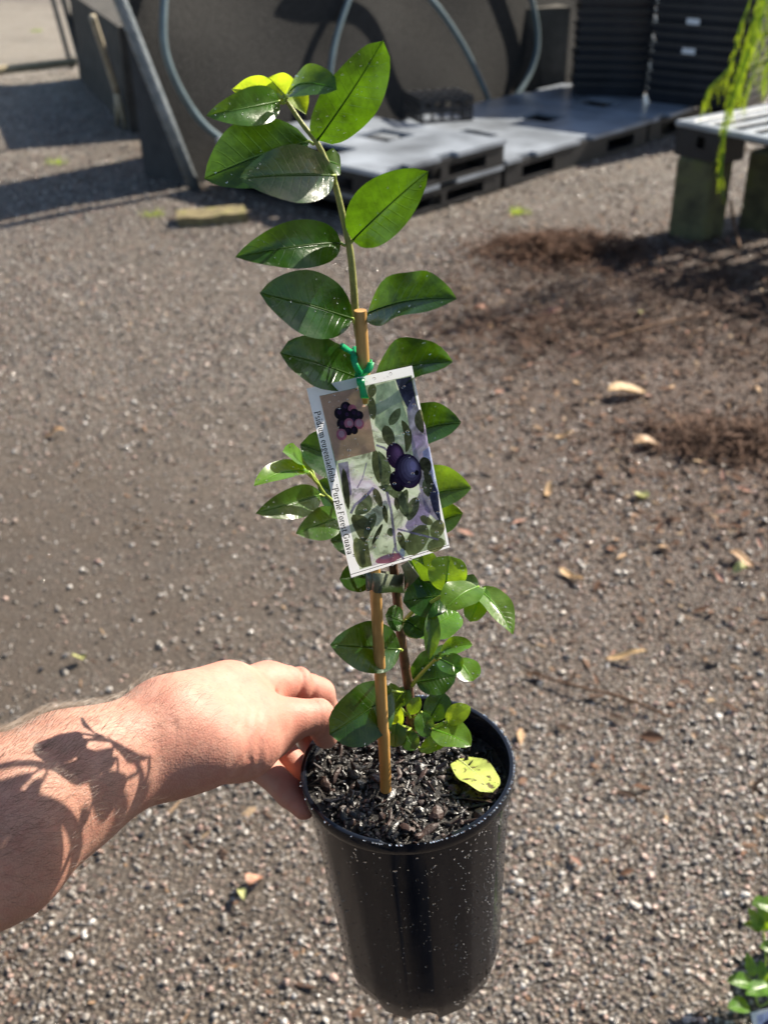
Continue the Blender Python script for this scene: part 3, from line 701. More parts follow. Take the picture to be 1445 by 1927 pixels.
LV = [
 # crown
 ((526, 190, .586), (389, 218, .550), 66, Mi, .35, -.1, .35, .10, .75, .55, (538, 190, .588), 26),
 ((525, 178, .592), (436, 168, .600), 52, Yo, .2, 0, .3, .05, 1.0, .55, (534, 182, .589), 0),
 ((548, 192, .590), (505, 145, .600), 58, Yo, .1, 0, .4, .05, .9, .5, (536, 184, .589), 0),
 ((548, 166, .586), (576, 216, .578), 40, Yo, .1, .3, .3, .05, 1.0, .55, (536, 182, .589), 0),
 ((540, 184, .580), (634, 168, .560), 62, Mi, .45, 0, .2, .20, .45, .45, (536, 186, .588), 22),
 ((597, 264, .585), (721, 76, .570), 100, D, .10, .35, .45, .05, .55, .5, (598, 272, .585), 60),
 ((582, 266, .587), (385, 336, .578), 112, D, .30, -.1, .30, .05, .72, .55, (597, 268, .585), 14),
 ((630, 330, .572), (450, 336, .525), 104, D, .50, -.1, .22, .06, .72, .6, (631, 345, .583), 14),
 ((606, 300, .592), (641, 312, .605), 46, Mi, .6, .2, .2, .05, .6, .5, (606, 290, .585), 6),
 # second pair
 ((642, 458, .583), (443, 484, .548), 84, D, .48, -.1, .38, .12, .75, .55, (654, 458, .583), 10),
 ((663, 453, .583), (806, 322, .570), 100, D, .25, .10, .55, .07, .62, .5, (655, 458, .583), 12),
 # third pair
 ((664, 600, .575), (489, 551, .545), 112, D, .50, -.1, .20, .04, .68, .6, (668, 606, .583), 16),
 ((690, 592, .578), (859, 562, .550), 92, D, .50, .1, .30, .08, .72, .55, (672, 600, .583), 20),
 # fourth pair
 ((676, 712, .575), (527, 664, .545), 92, D, .55, -.1, .26, .05, .52, .58, (684, 716, .583), 12),
 ((705, 708, .577), (852, 681, .560), 88, D, .55, .1, .30, .07, .72, .55, (688, 712, .583), 14),
 # behind the tag
 ((745, 826, .580), (868, 795, .572), 82, D, .5, .1, .32, .08, .7, .55, (704, 820, .583), 10),
 ((668, 878, .585), (565, 836, .575), 84, D, .45, -.1, .3, .06, .55, .55, (710, 870, .584), 4),
 ((765, 945, .582), (887, 918, .572), 86, Mi, .4, .1, .38, .08, .7, .5, (722, 930, .584), 10),
 ((790, 1000, .582), (871, 966, .578), 66, Mi, .4, .15, .3, .06, .65, .5, (728, 985, .585), 8),
 ((690, 1010, .585), (622, 1018, .570), 66, D, .4, 0, .3, .06, .6, .55, (733, 1010, .586), 2),
 ((660, 958, .586), (598, 905, .580), 60, D, .35, 0, .3, .06, .6, .55, (726, 965, .585), 0),
 ((702, 1082, .578), (639, 1090, .560), 56, D, .55, 0, .2, .05, .55, .6, (744, 1102, .587), 14),
 # left side shoot
 ((582, 888, .575), (478, 914, .545), 46, Li, .65, -.1, .3, .10, .7, .5, (600, 912, .578), 26),
 ((570, 878, .577), (532, 850, .565), 38, Li, .55, 0, .35, .1, .5, .45, (596, 905, .578), 8),
 ((588, 886, .580), (556, 862, .590), 30, Li, .4, 0, .3, .1, .5, .5, (596, 905, .578), 4),
 ((603, 931, .575), (481, 966, .535), 60, Mi, .60, -.1, .34, .07, .75, .55, (612, 930, .578), 12),
 ((640, 972, .572), (557, 1004, .545), 58, Mi, .80, -.1, .18, .08, .75, .55, (655, 968, .580), 16),
 # right hand shoot under the tag
 ((838, 1114, .560), (846, 1046, .572), 68, Li, .70, 0, .12, .06, .42, .48, (832, 1120, .565), 26),
 ((900, 1104, .555), (838, 1146, .535), 62, Li, .80, 0, .16, .10, .50, .50, (880, 1108, .560), 6),
 ((912, 1106, .555), (884, 1170, .535), 44, Li, .70, .1, .2, .06, .45, .5, None, 4),
 ((896, 1106, .556), (965, 1194, .530), 48, Li, .55, .4, .28, .10, .8, .5, (880, 1110, .560), 20),
 ((850, 1118, .575), (758, 1132, .570), 76, D, .6, 0, .25, .05, .62, .5, None, 6),
 ((812, 1132, .575), (772, 1052, .583), 44, Mi, .3, -.3, .45, .03, .7, .5, (806, 1135, .57), 6),
 ((800, 1080, .585), (790, 1035, .595), 50, Mi, .4, 0, .3, .03, .6, .5, None, 6),
 ((868, 1098, .570), (900, 1096, .580), 32, D, .5, 0, .2, .05, .7, .5, None, 0),
 ((758, 1170, .575), (725, 1158, .560), 44, D, .55, 0, .15, .04, .42, .5, (752, 1178, .587), 4),
 ((764, 1168, .570), (803, 1194, .555), 44, D, .65, 0, .15, .04, .42, .5, (754, 1180, .587), 4),
 ((785, 1200, .590), (862, 1152, .610), 74, Li, .85, 0, .15, .04, .55, .5, (760, 1190, .588), 14),
 ((812, 1146, .565), (807, 1242, .545), 30, Mi, .2, .5, .5, .08, .75, .6, (806, 1138, .57), 2),
 ((754, 1222, .575), (622, 1214, .545), 94, D, .55, -.1, .20, .04, .68, .56, (757, 1222, .589), 14),
 # lower right shoot
 ((828, 1228, .572), (889, 1213, .570), 32, Li, .7, .1, .3, .08, .6, .5, (818, 1240, .575), 8),
 ((838, 1250, .565), (838, 1212, .580), 40, Mi, .6, 0, .3, .05, .55, .5, (822, 1240, .575), 4),
 ((828, 1240, .565), (868, 1262, .550), 40, Mi, .7, .1, .2, .05, .42, .5, (820, 1240, .575), 4),
 ((862, 1240, .562), (889, 1282, .548), 46, Li, .75, .1, .18, .06, .42, .5, (830, 1240, .570), 8),
 ((782, 1284, .588), (858, 1272, .590), 62, D, .80, 0, .15, .05, .6, .5, (772, 1292, .589), 10),
 ((776, 1278, .592), (822, 1222, .605), 46, D, .5, 0, .2, .05, .6, .5, None, 0),
 # big lower left leaf
 ((738, 1300, .575), (620, 1382, .540), 104, D, .50, -.1, .20, .07, .52, .55, (768, 1300, .590), 8),
 # basal rosette
 ((742, 1340, .578), (735, 1285, .585), 36, Mi, .3, .2, .3, .05, .6, .5, (770, 1345, .591), 2),
 ((752, 1330, .580), (764, 1292, .590), 34, Mi, .5, 0, .2, .04, .6, .5, (770, 1345, .591), 2),
 ((806, 1356, .580), (836, 1303, .590), 48, D, .55, 0, .2, .04, .45, .5, (776, 1365, .591), 4),
 ((840, 1360, .570), (885, 1330, .575), 36, Yo, .55, .1, .3, .06, .6, .5, (812, 1368, .578), 4),
 ((814, 1372, .568), (886, 1404, .552), 54, Li, .75, .1, .22, .06, .6, .46, (780, 1370, .590), 10),
 ((793, 1340, .580), (803, 1388, .565), 34, Mi, .6, .2, .2, .06, .5, .5, (776, 1350, .590), 2),
 ((743, 1372, .575), (752, 1330, .580), 24, Yo, .3, 0, .3, .05, .6, .5, None, 0),
 ((748, 1362, .572), (742, 1406, .560), 40, Mi, .65, 0, .2, .05, .5, .5, (772, 1368, .591), 2),
 ((762, 1378, .570), (782, 1412, .556), 34, Mi, .65, 0, .2, .05, .55, .5, (774, 1368, .591), 2),
 ((790, 1410, .560), (838, 1400, .556), 32, Li, .75, 0, .25, .05, .6, .5, (778, 1390, .590), 4),
 ((770, 1344, .582), (789, 1311, .588), 26, Li, .4, .2, .3, .05, .65, .5, (772, 1350, .590), 2),
]
for q in LV:
    leaf(q[0], q[1], q[2]*random.uniform(.97, 1.05), q[3], q[4], q[5], q[6], q[7], q[8]+(.08 if q[8] > .55 else 0), q[9]+(.14 if q[8] > .55 else .04), wave=random.uniform(.03, .11), twist=random.uniform(-.25, .25), pet=q[10], drops=int(q[11]*.5))
# side twigs
for pts in ([(738, 1045, .586), (690, 985, .583), (655, 965, .580), (612, 930, .578), (596, 905, .578), (584, 890, .576)],
            [(754, 1178, .588), (778, 1150, .578), (806, 1136, .570), (840, 1118, .565), (880, 1108, .560), (896, 1105, .556)],
            [(772, 1292, .590), (795, 1265, .582), (818, 1242, .576), (832, 1232, .572)],
            [(776, 1372, .592), (800, 1370, .582), (820, 1366, .576), (842, 1358, .570)]):
    m = MB(); pp = smooth_path([PY(*p) for p in pts], 5); m.tube(pp, [.0015-.0006*i/len(pp) for i in range(len(pp))], 7); m.build('twig', M['petiole'], plant, smooth=True)
tag(LEAFDROPS.build('water_droplets', M['water'], plant, smooth=True), 'water droplets on the leaves', kind='stuff')

# yellow leaf lying on the soil
fl = leaf((863, 1429, .596), (926, 1491, .5515), 64, 'leaf_yellow', .95, 0, .10, .05, .38, .40, parent=None, name='fallen_leaf', wave=.10, twist=.15)
fl.parent = None; fl.matrix_parent_inverse = Matrix(); tag(fl, 'yellow fallen leaf with brown spots lying on the potting mix', 'leaf')

# ------------------------------------------------------------------ stake, ties, tag
stk = [(726, 1466, .552), (724, 1420, .5525), (722, 1380, .553), (717, 1250, .555), (714, 1120, .557), (703, 900, .560), (690, 740, .562), (678, 584, .563)]
b0, b1 = PY(*stk[0]), PY(*stk[-1])
pts = []; rad = []
SN = 60
for i in range(SN+1):
    f = i/SN; p = b0.lerp(b1, f)-Vector((0, 0, .01*(1-f)*(f < .02))); pts.append(p); rad.append(.0037-.0003*f+(.0008*math.exp(-((f-.11)/.010)**2))+(.0005*math.exp(-((f-.62)/.008)**2))+.0002*math.sin(f*30)*.3)
m = MB(); m.tube(pts, rad, 14); stake = m.build('bamboo_stake', M['bamboo'], smooth=True, uv=True); stake.data.set_sharp_from_angle(angle=math.radians(50))
tag(stake, 'straight tan bamboo stake standing in the pot', 'stake')
SAX = (b1-b0).normalized()
def on_stake(py):                                                        # the stake point seen at image row py
    best = min(range(200), key=lambda k: abs((lambda q: IH/2-F*(q-CAM).dot(UPV)/depth_of(q))(b0.lerp(b1, k/199))-py)); return b0.lerp(b1, best/199)

# printed tag
TC = [PY(577, 731, .5535), PY(775, 688, .5535), PY(846, 1030, .530), PY(661, 1087, .530)]
TN = (TC[1]-TC[0]).cross(TC[3]-TC[0]).normalized(); TN = TN if TN.dot(CAM-TC[0]) > 0 else -TN
tagroot = empty('plant_tag', sum(TC, Vector())/4); tag(tagroot, 'printed white plant tag with a fruit photo hung on the bamboo stake', 'tag')
def CP(px, py, off=0.): return PP(px, py, TC[0], TN)+TN*off
TC = [CP(577, 731), CP(775, 688), CP(846, 1030), CP(661, 1087)]
hole_c = (688, 751); hole = [(hole_c[0]+9*math.cos(a*PI/12), hole_c[1]+10*math.sin(a*PI/12)) for a in range(24)]
def paper(t, col, rough):
    p = t.principled(col, rough, .5); q = t.n('BsdfTranslucent'); t.set(q.inputs[0], col); mx = t.n('MixShader', i_0=.48); t.set(mx.inputs[1], p.outputs[0]); t.set(mx.inputs[2], q.outputs[0]); return mx
t_ = NT('card_white'); M['card'] = t_.finish(paper(t_, t_.ramp(t_.noise(20), [(.3, (.86, .87, .90)), (.7, (.90, .91, .94))]), .3))
m = MB(); m.flat([[(577, 731), (775, 688), (846, 1030), (661, 1087)], [(601.5, 745), (774.5, 706), (840, 1025), (677, 1072)]], lambda x, y, z: CP(x, y, 0)); m.build('card', M['card'], tagroot)
def m_print():
    t = NT('print_photo'); P = t.coord(); a = t.noise(28, 4, .6, P, 1.); b_ = t.noise(60, 5, .65, P, 1.5); c_ = t.noise(150, 4, .6, P)
    col = t.ramp(a, [(.25, (.13, .17, .11)), (.40, (.29, .37, .25)), (.52, (.52, .60, .46)), (.62, (.50, .45, .55)), (.75, (.75, .80, .90))])
    col = t.mix(t.rng(b_, .52, .64, 0, .75), col, (.085, .095, .06)); col = t.mix(t.rng(c_, .6, .75, 0, .35), col, (.75, .82, .80))
    return t.finish(paper(t, col, .22))
M['print'] = m_print()
def flatmat(name, c, var=.12, sc=120):
    t = NT(name); a = t.noise(sc, 5, .65, None, 1.2); b_ = t.noise(sc*3, 4, .6)
    col = t.ramp(a, [(.25, tuple(x*(1-var*1.6) for x in c)), (.5, c), (.78, tuple(min(1, x*(1+var*1.8)+.01) for x in c))])
    col = t.mix(t.rng(b_, .55, .75, 0, min(.5, var)), col, tuple(min(1, x*1.7+.05) for x in c)); return t.finish(paper(t, col, .2))
M['pr_tan'] = flatmat('print_tan', (.62, .40, .30)); M['pr_olive'] = flatmat('print_olive', (.15, .16, .075), .5, 110); M['pr_olive2'] = flatmat('print_olive_pale', (.28, .30, .13), .35, 110)
M['pr_black'] = flatmat('print_black', (.022, .018, .032), .3); M['pr_purple'] = flatmat('print_purple', (.060, .030, .090), .35, 150); M['pr_violet'] = flatmat('print_violet', (.19, .12, .26), .3, 150)
M['pr_pink'] = flatmat('print_pink', (.55, .20, .29), .2); M['pr_rose'] = flatmat('print_rose', (.62, .42, .50), .15); M['pr_lilac'] = flatmat('print_lilac', (.46, .40, .54), .45, 110); M['pr_pale'] = flatmat('print_pale', (.55, .66, .48), .4, 90)
M['pr_sky'] = flatmat('print_sky', (.58, .64, .86), .35, 90); M['pr_navy'] = flatmat('print_navy', (.07, .075, .14), .5, 110); M['ink'] = flatmat('ink', (.006, .006, .010))
M['pr_dark'] = flatmat('print_dark_leaf', (.075, .08, .042), .45, 140); M['pr_olive3'] = flatmat('print_mid_leaf', (.20, .235, .12), .5, 140)
layer = [1]
def pr(name, loops, mat, lift=None):
    if lift is None: layer[0] += 1; lift = layer[0]
    m = MB(); m.flat(loops, lambda x, y, z: CP(x, y, .00004+.00001*lift)); return m.build(name, M[mat], tagroot)
PH = [(601.5, 745), (774.5, 706), (840, 1025), (677, 1072)]
pr('photo', [PH, hole], 'print')
def ell(cx, cy, rx, ry, rot=0, n=22): 
    c, s = math.cos(math.radians(rot)), math.sin(math.radians(rot)); return [(cx+rx*math.cos(2*PI*k/n)*c-ry*math.sin(2*PI*k/n)*s, cy+rx*math.cos(2*PI*k/n)*s+ry*math.sin(2*PI*k/n)*c) for k in range(n)]
def lf(x0, y0, x1, y1, w, bend=0., n=12, e0=.6, e1=.7):
    dx, dy = x1-x0, y1-y0; L = math.hypot(dx, dy); ux, uy = dx/L, dy/L; A = []; B = []
    pk = e0/(e0+e1); z = (pk**e0)*((1-pk)**e1)
    for k in range(n+1):
        u = k/n; h = w/2*(u**e0)*((1-u)**e1)/z; o = bend*L*4*u*(1-u); cx, cy = x0+dx*u-uy*o, y0+dy*u+ux*o
        A.append((cx-uy*h, cy+ux*h)); B.append((cx+uy*h, cy-ux*h))
    return A+B[::-1][1:-1]
def strip(pts, w):
    A = []; B = []
    for i, p in enumerate(pts):
        q0, q1 = pts[max(0, i-1)], pts[min(len(pts)-1, i+1)]; dx, dy = q1[0]-q0[0], q1[1]-q0[1]; L = math.hypot(dx, dy) or 1; A.append((p[0]-dy/L*w/2, p[1]+dx/L*w/2)); B.append((p[0]+dy/L*w/2, p[1]-dx/L*w/2))
    return A+B[::-1]
# soft background shapes of the printed photo
for lp, mt in (([(708, 725), (742, 716), (768, 790), (790, 870), (760, 890), (735, 830), (705, 800)], 'pr_pale'), ([(744, 714), (773.5, 708), (784, 760), (770, 775), (755, 745)], 'pr_navy'),
               ([(765, 770), (778, 745), (800, 800), (828, 985), (800, 960), (780, 880)], 'pr_lilac'), ([(795, 850), (808, 840), (826, 930), (812, 940)], 'pr_sky'), ([(796, 890), (806, 888), (824, 925), (830, 985), (815, 960)], 'pr_navy'),
               ([(762, 990), (790, 925), (810, 960), (800, 1000), (775, 1010)], 'pr_lilac'), ([(636, 872), (655, 868), (662, 930), (648, 940)], 'pr_lilac'), ([(681, 1069), (672, 1015), (690, 1010), (700, 1064)], 'pr_olive2')):
    pr('photo_patch', [lp], mt)
for a in ((733, 800, 753, 768, 17), (756, 790, 764, 852, 15, -.12), (790, 770, 796, 815, 17, .1), (724, 800, 738, 842, 22), (705, 845, 714, 910, 18), (722, 925, 712, 848, 22, .1), (795, 860, 806, 890, 22), (784, 935, 768, 980, 22), (765, 920, 768, 975, 20, .15),
          (712, 915, 764, 965, 20, -.2), (704, 918, 718, 955, 14), (693, 928, 668, 968, 26, -.15), (664, 968, 686, 1020, 32, -.15), (706, 965, 686, 1010, 17), (722, 950, 728, 985, 10), (741, 1000, 728, 1002, 16), (750, 1000, 762, 1036, 14), (808, 895, 806, 935, 18, .1), (800, 880, 812, 925, 14),
          (646, 880, 656, 960, 13), (720, 985, 700, 1025, 8), (745, 935, 748, 960, 10), (697, 745, 703, 790, 16), (702, 722, 698, 748, 16)):
    pr('photo_leaf', [lf(*a)], ['pr_olive', 'pr_dark', 'pr_olive', 'pr_olive3'][int(a[0]*7+a[1]) % 4])
for a in ((768, 1044, 802, 988, 36), (804, 1034, 836, 1016, 24), (798, 985, 806, 972, 26), (815, 1012, 830, 978, 26), (682, 1068, 670, 1010, 20)): pr('photo_leaf', [lf(*a, 0., 12, .5, .5)], 'pr_olive2')
for pts, w in (([(660, 966), (668, 950), (690, 932), (703, 917)], 5), ([(728, 925), (736, 960), (742, 1010), (745, 1035), (760, 1052)], 5), ([(742, 1030), (738, 1046)], 3), ([(748, 995), (775, 1002), (800, 1008), (825, 1015)], 3.5), ([(708, 837), (722, 842), (730, 848)], 4), ([(690, 870), (682, 900), (672, 918)], 2)):
    pr('photo_twig', [strip(pts, w)], 'pr_lilac')
def tone(name, c): M[name] = flatmat(name, c, .12, 200); return name
for (cx, cy, rx, ry, r, ca, cb, ox, oy) in ((748, 905, 15, 20, -15, (.012, .008, .022), (.06, .035, .085), 2, -4), (744, 857, 17, 25, -12, (.04, .014, .058), (.40, .20, .42), 5, -6), (768, 886, 25, 33, -12, (.036, .02, .07), (.52, .46, .75), 9, -10)):
    for k in range(6):
        f = k/5; pr('photo_fruit', [ell(cx+ox*f, cy+oy*f, rx*(1-.78*f), ry*(1-.74*f), r)], tone('print_fruit_tone', tuple(a*(1-f**1.5)+b*f**1.5 for a, b in zip(ca, cb))))
for (cx, cy, rx, ry, r, mt) in ((784, 889, 4, 5, 0, 'pr_black'), (732, 1050, 26, 8, -14, 'pr_pink'), (728, 1047, 14, 4, -14, 'pr_rose'), (757, 1039, 5, 8, -10, 'pr_sky')):
    pr('photo_fruit', [ell(cx, cy, rx, ry, r)], mt)
hh = [(x, y) for x, y in hole]
INS = [(601.5, 745), (689, 725.5)] 
ins = [(601.5, 745), (679, 728), (680.5, 748), (683, 759), (689, 763), (692, 762), (707, 848), (632, 867)]
pr('inset_photo', [ins], 'pr_tan')
for (cx, cy, r_, mt) in ((640, 777, 11, 'pr_black'), (651, 766, 10, 'pr_black'), (663, 769, 8, 'pr_pink'), (654, 781, 9, 'pr_black'), (667, 778, 9, 'pr_black'), (676, 781, 8, 'pr_black'), (645, 797, 11, 'pr_black'), (665, 792, 9, 'pr_black'), (657, 796, 9, 'pr_pink'), (658, 796, 5, 'pr_rose'), (676, 797, 9, 'pr_pink'), (676, 796, 6, 'pr_rose'), (656, 811, 7, 'pr_black'), (667, 809, 7, 'pr_black'), (643, 817, 10, 'pr_pink'), (643, 816, 6, 'pr_rose')):
    pr('inset_berry', [ell(cx, cy, r_, r_*1.1, -12, 16)], mt)
    if mt == 'pr_black': pr('inset_berry', [ell(cx-1, cy-2, r_*.38, r_*.42, -12, 12)], 'pr_purple')
# thin rule along the foot of the card and the right edge
pr('printed_rule', [strip([(660.5, 1080), (845, 1024.5)], 1.1)], 'ink')
# lettering, own serif shapes ------------------------------------------------------------------------------
def glyphs():
    T, t = .135, .060
    def arc(cx, cy, rx, ry, a0, a1, T=T, t=t, n=14):
        O = []; I = []
        for k in range(n+1):
            a = math.radians(a0+(a1-a0)*k/n); w = t+(T-t)*abs(math.cos(a))**1.3; c, s = math.cos(a), math.sin(a)
            O.append((cx+(rx+w/2)*c, cy+(ry+w/2)*s)); I.append((cx+(rx-w/2)*c, cy+(ry-w/2)*s))
        return O+I[::-1]
    def R(x0, y0, x1, y1): return [(x0, y0), (x1, y0), (x1, y1), (x0, y1)]
    def V(x, y0, y1, b=1, tp=1):
        L = [R(x-T/2, y0, x+T/2, y1)]
        if b: L.append(R(x-T/2-.06, y0, x+T/2+.06, y0+.045))
        if tp: L.append(R(x-T/2-.06, y1-.045, x, y1))
        return L
    def Q(x0, y0, x1, y1, w): d = w/2; return [(x0-d, y0), (x0+d, y0), (x1+d, y1), (x1-d, y1)]
    h = .46; G = {}
    G['P'] = (.62, V(.15, 0, .68)+[arc(.30, .50, .20, .16, -90, 90), R(.15, .635, .31, .685), R(.15, .315, .31, .365)])
    G['F'] = (.60, V(.15, 0, .68)+[R(.15, .63, .54, .68), R(.49, .52, .54, .68), R(.15, .33, .40, .38), R(.37, .27, .41, .44)])
    G['G'] = (.74, [arc(.36, .34, .27, .32, 42, 318), R(.50, .05, .63, .32), R(.43, .28, .70, .325), R(.53, .48, .58, .68)])
    G['s'] = (.41, [arc(.20, .345, .11, .095, 20, 250, .10), arc(.20, .115, .12, .095, -160, 75, .10), Q(.13, .28, .29, .18, .13)])
    G['i'] = (.30, V(.15, 0, h)+[arc(.15, .62, .04, .04, 0, 360, .08, .08)])
    G['l'] = (.30, V(.15, 0, .70))
    G['d'] = (.57, [arc(.25, .23, .155, .21, 0, 360)]+V(.42, 0, .70))
    G['u'] = (.58, V(.15, .12, h, 0)+V(.43, 0, h)+[arc(.29, .14, .14, .12, 180, 360, .1)])
    G['n'] = (.58, V(.15, 0, h)+V(.43, 0, .33, 1, 0)+[arc(.29, .32, .14, .11, 0, 180, .1)])
    G['m'] = (.87, V(.15, 0, h)+V(.43, 0, .33, 1, 0)+V(.71, 0, .33, 1, 0)+[arc(.29, .32, .14, .11, 0, 180, .1), arc(.57, .32, .14, .11, 0, 180, .1)])
    G['e'] = (.46, [arc(.23, .23, .155, .21, 0, 325), R(.10, .22, .39, .265)])
    G['o'] = (.52, [arc(.26, .23, .17, .21, 0, 360)])
    G['a'] = (.50, V(.34, 0, .34, 1, 0)+[arc(.22, .33, .12, .11, 0, 165, .1), arc(.20, .13, .12, .11, 60, 330, .1)])
    G['g'] = (.51, [arc(.24, .29, .13, .15, 0, 360), arc(.25, -.10, .17, .09, 0, 360, .09), R(.14, .02, .34, .07), R(.34, .39, .48, .44)])
    G['f'] = (.34, V(.16, 0, .60, 1, 0)+[arc(.25, .60, .08, .08, 10, 180, .1), R(.03, .41, .32, h)])
    G['r'] = (.44, V(.15, 0, h)+[arc(.30, .34, .12, .09, 30, 170, .1)])
    G['p'] = (.57, V(.15, -.20, h)+[arc(.31, .23, .155, .21, 0, 360)])
    G['t'] = (.35, V(.16, .06, .60, 0, 0)+[arc(.24, .08, .08, .07, 180, 340, .1), R(.02, .41, .33, h)])
    G['v'] = (.50, [Q(.24, 0, .10, h, .13), Q(.26, 0, .40, h, .06), R(.0, .42, .22, h), R(.32, .42, .50, h)])
    G['\u201c'] = (.48, [arc(.12, .55, .04, .04, 0, 360, .09, .09), Q(.10, .57, .17, .70, .05), arc(.33, .55, .04, .04, 0, 360, .09, .09), Q(.31, .57, .38, .70, .05)])
    G['\u201d'] = (.48, [arc(.12, .65, .04, .04, 0, 360, .09, .09), Q(.08, .50, .14, .63, .05), arc(.33, .65, .04, .04, 0, 360, .09, .09), Q(.29, .50, .35, .63, .05)])
    G[' '] = (.26, []); return G
def lettering(text, start, end, em, up, name):
    G = glyphs(); tot = sum(G[c][0] for c in text); dx, dy = end[0]-start[0], end[1]-start[1]; L = math.hypot(dx, dy); ux, uy = dx/L, dy/L; sx = L/tot; x = 0; m = MB(); lift = 60
    for c in text:
        adv, loops = G[c]
        for q, lp in enumerate(loops):
            m.flat([lp], lambda a, b, z, x=x: CP(start[0]+ux*(x+a)*sx+up[0]*b*em, start[1]+uy*(x+a)*sx+up[1]*b*em, .00006+.000002*q))
        x += adv
    return m.build(name, M['ink'], tagroot)
lettering('Psidium eugeniaefolia \u201cPurple Forest Guava\u201d', (591, 775), (655.5, 1051), 17.5, (.977, -.212), 'lettering')
tdb = MB()
for k in range(240):
    u, v = random.random(), random.random(); u = .18+.79*u
    if noise.noise((u*5, v*6, 2.)) < -.05 and random.random() < .75: continue
    a = Vector((577+84*v, 731+356*v)); px, py = a.x+(198-13*v)*u, a.y-(43+14*v*0)*u+ -14*v*u*1.0
    drop(tdb, CP(px, py, .00100), TN, random.choice([.0003, .0003, .0004, .0005, .0006, .0009]), .4)
tag(tdb.build('water_droplets', M['water'], tagroot, smooth=True), 'water droplets on the tag', kind='stuff')

# green ribbon tie round the stake
def m_ribbon(name, c, tr, tf=.35, rough=.35):
    t = NT(name); w = t.noise(160, 3); col = t.ramp(w, [(.3, tuple(x*.7 for x in c)), (.7, tuple(min(1, x*1.25) for x in c))])
    p = t.principled(col, rough, .5, t.bump(t.noise(300, 3), .4, .001)); q = t.n('BsdfTranslucent'); t.set(q.inputs[0], tr)
    mx = t.n('MixShader', i_0=tf); t.set(mx.inputs[1], p.outputs[0]); t.set(mx.inputs[2], q.outputs[0]); return t.finish(mx)
M['ribbon'] = m_ribbon('green_ribbon', (.015, .42, .16), (.03, .75, .3)); M['strap'] = m_ribbon('grey_strap', (.145, .165, .115), (.22, .26, .14), .22, .2)
def ribbon(path, wdir, w, mat, name, parent, th=.0004, sub_=6):
    P = smooth_path(path, sub_); m = MB(); vs = []; n = len(P)
    for i, p in enumerate(P):
        wd = wdir(i/(n-1)) if callable(wdir) else wdir; tg = (P[min(i+1, n-1)]-P[max(i-1, 0)]).normalized(); wd = (wd-tg*wd.dot(tg)).normalized(); nr = tg.cross(wd)
        ww = w*(1+.10*math.sin(i*.35)); vs += [p-wd*ww/2-nr*th/2, p+wd*ww/2-nr*th/2, p+wd*ww/2+nr*th/2, p-wd*ww/2+nr*th/2]
    fs = [(4*i+k, 4*i+(k+1) % 4, 4*i+4+(k+1) % 4, 4*i+4+k) for i in range(n-1) for k in range(4)]+[(3, 2, 1, 0), (4*n-4, 4*n-3, 4*n-2, 4*n-1)]
    m.add(vs, fs); return m.build(name, M[mat], parent, smooth=True)
kn = on_stake(700); e1 = (RGT-SAX*RGT.dot(SAX)).normalized(); e2 = SAX.cross(e1); e2 = e2 if e2.y < 0 else -e2       # e2 to the viewer
tie = empty('green_tie', kn); tag(tie, 'bright green ribbon tie knotted round the bamboo stake above the tag', 'tie')
ring = [kn+e1*(.0048*math.cos(a))+e2*(.0048*math.sin(a))+SAX*(.004*math.cos(a)) for a in [2*PI*k/14 for k in range(15)]]
ribbon(ring, SAX, .0036, 'ribbon', 'loop', tie)
kq = PY(680, 708, kn.y-.006)
for pth, w in (([PY(640, 648, .572), PY(652, 657, .566), PY(665, 666, .560), PY(668, 684, .556), kq], .0032), ([PY(669, 652, .570), PY(666, 672, .560), PY(670, 690, .555), kq], .0034), ([PY(698, 682, .556), PY(695, 693, .553), PY(688, 702, .552), kq], .0034)):
    ribbon(pth, RGT+UPV*.3, w, 'ribbon', 'ribbon_end', tie)
m = MB(); drop(m, kq, e2, .0022, .9); m.build('knot', M['ribbon'], tie, smooth=True)
ribbon([kq, CP(679, 716, .0022), CP(682, 728, .0018), CP(685, 742, .0016), CP(686.5, 748, .0004), CP(687, 752, -.004)], RGT, .0040, 'ribbon', 'hanger', tie)
# grey green strap round stake and stem below the tag
k2 = on_stake(1095); s2_ = PY(744, 1095, .588); strap = empty('strap_tie', k2); tag(strap, 'grey green plastic strap binding the stem to the stake below the tag', 'tie')
r_ = .0050; dv = (s2_-k2).normalized(); sv = Vector((dv.y, -dv.x, 0)).normalized()
loop = [k2-dv*r_*math.cos(a)+sv*r_*math.sin(a) for a in [PI/2*k/5 for k in range(6)]]+[k2.lerp(s2_, q)+sv*r_ for q in (.3, .6, .9)]+[s2_+dv*r_*math.sin(a)+sv*r_*math.cos(a) for a in [PI*k/8 for k in range(1, 9)]]+[s2_.lerp(k2, q)-sv*r_ for q in (.3, .6, .9)]+[k2-dv*r_*math.sin(a)-sv*r_*math.cos(a) for a in [PI/2*k/5 for k in range(1, 6)]]
ribbon(loop, SAX, .0122, 'strap', 'band', strap, sub_=2)
ribbon([s2_+dv*.001+sv*.006, PY(762, 1085, .575), PY(778, 1070, .570)], SAX, .0125, 'strap', 'tail', strap)
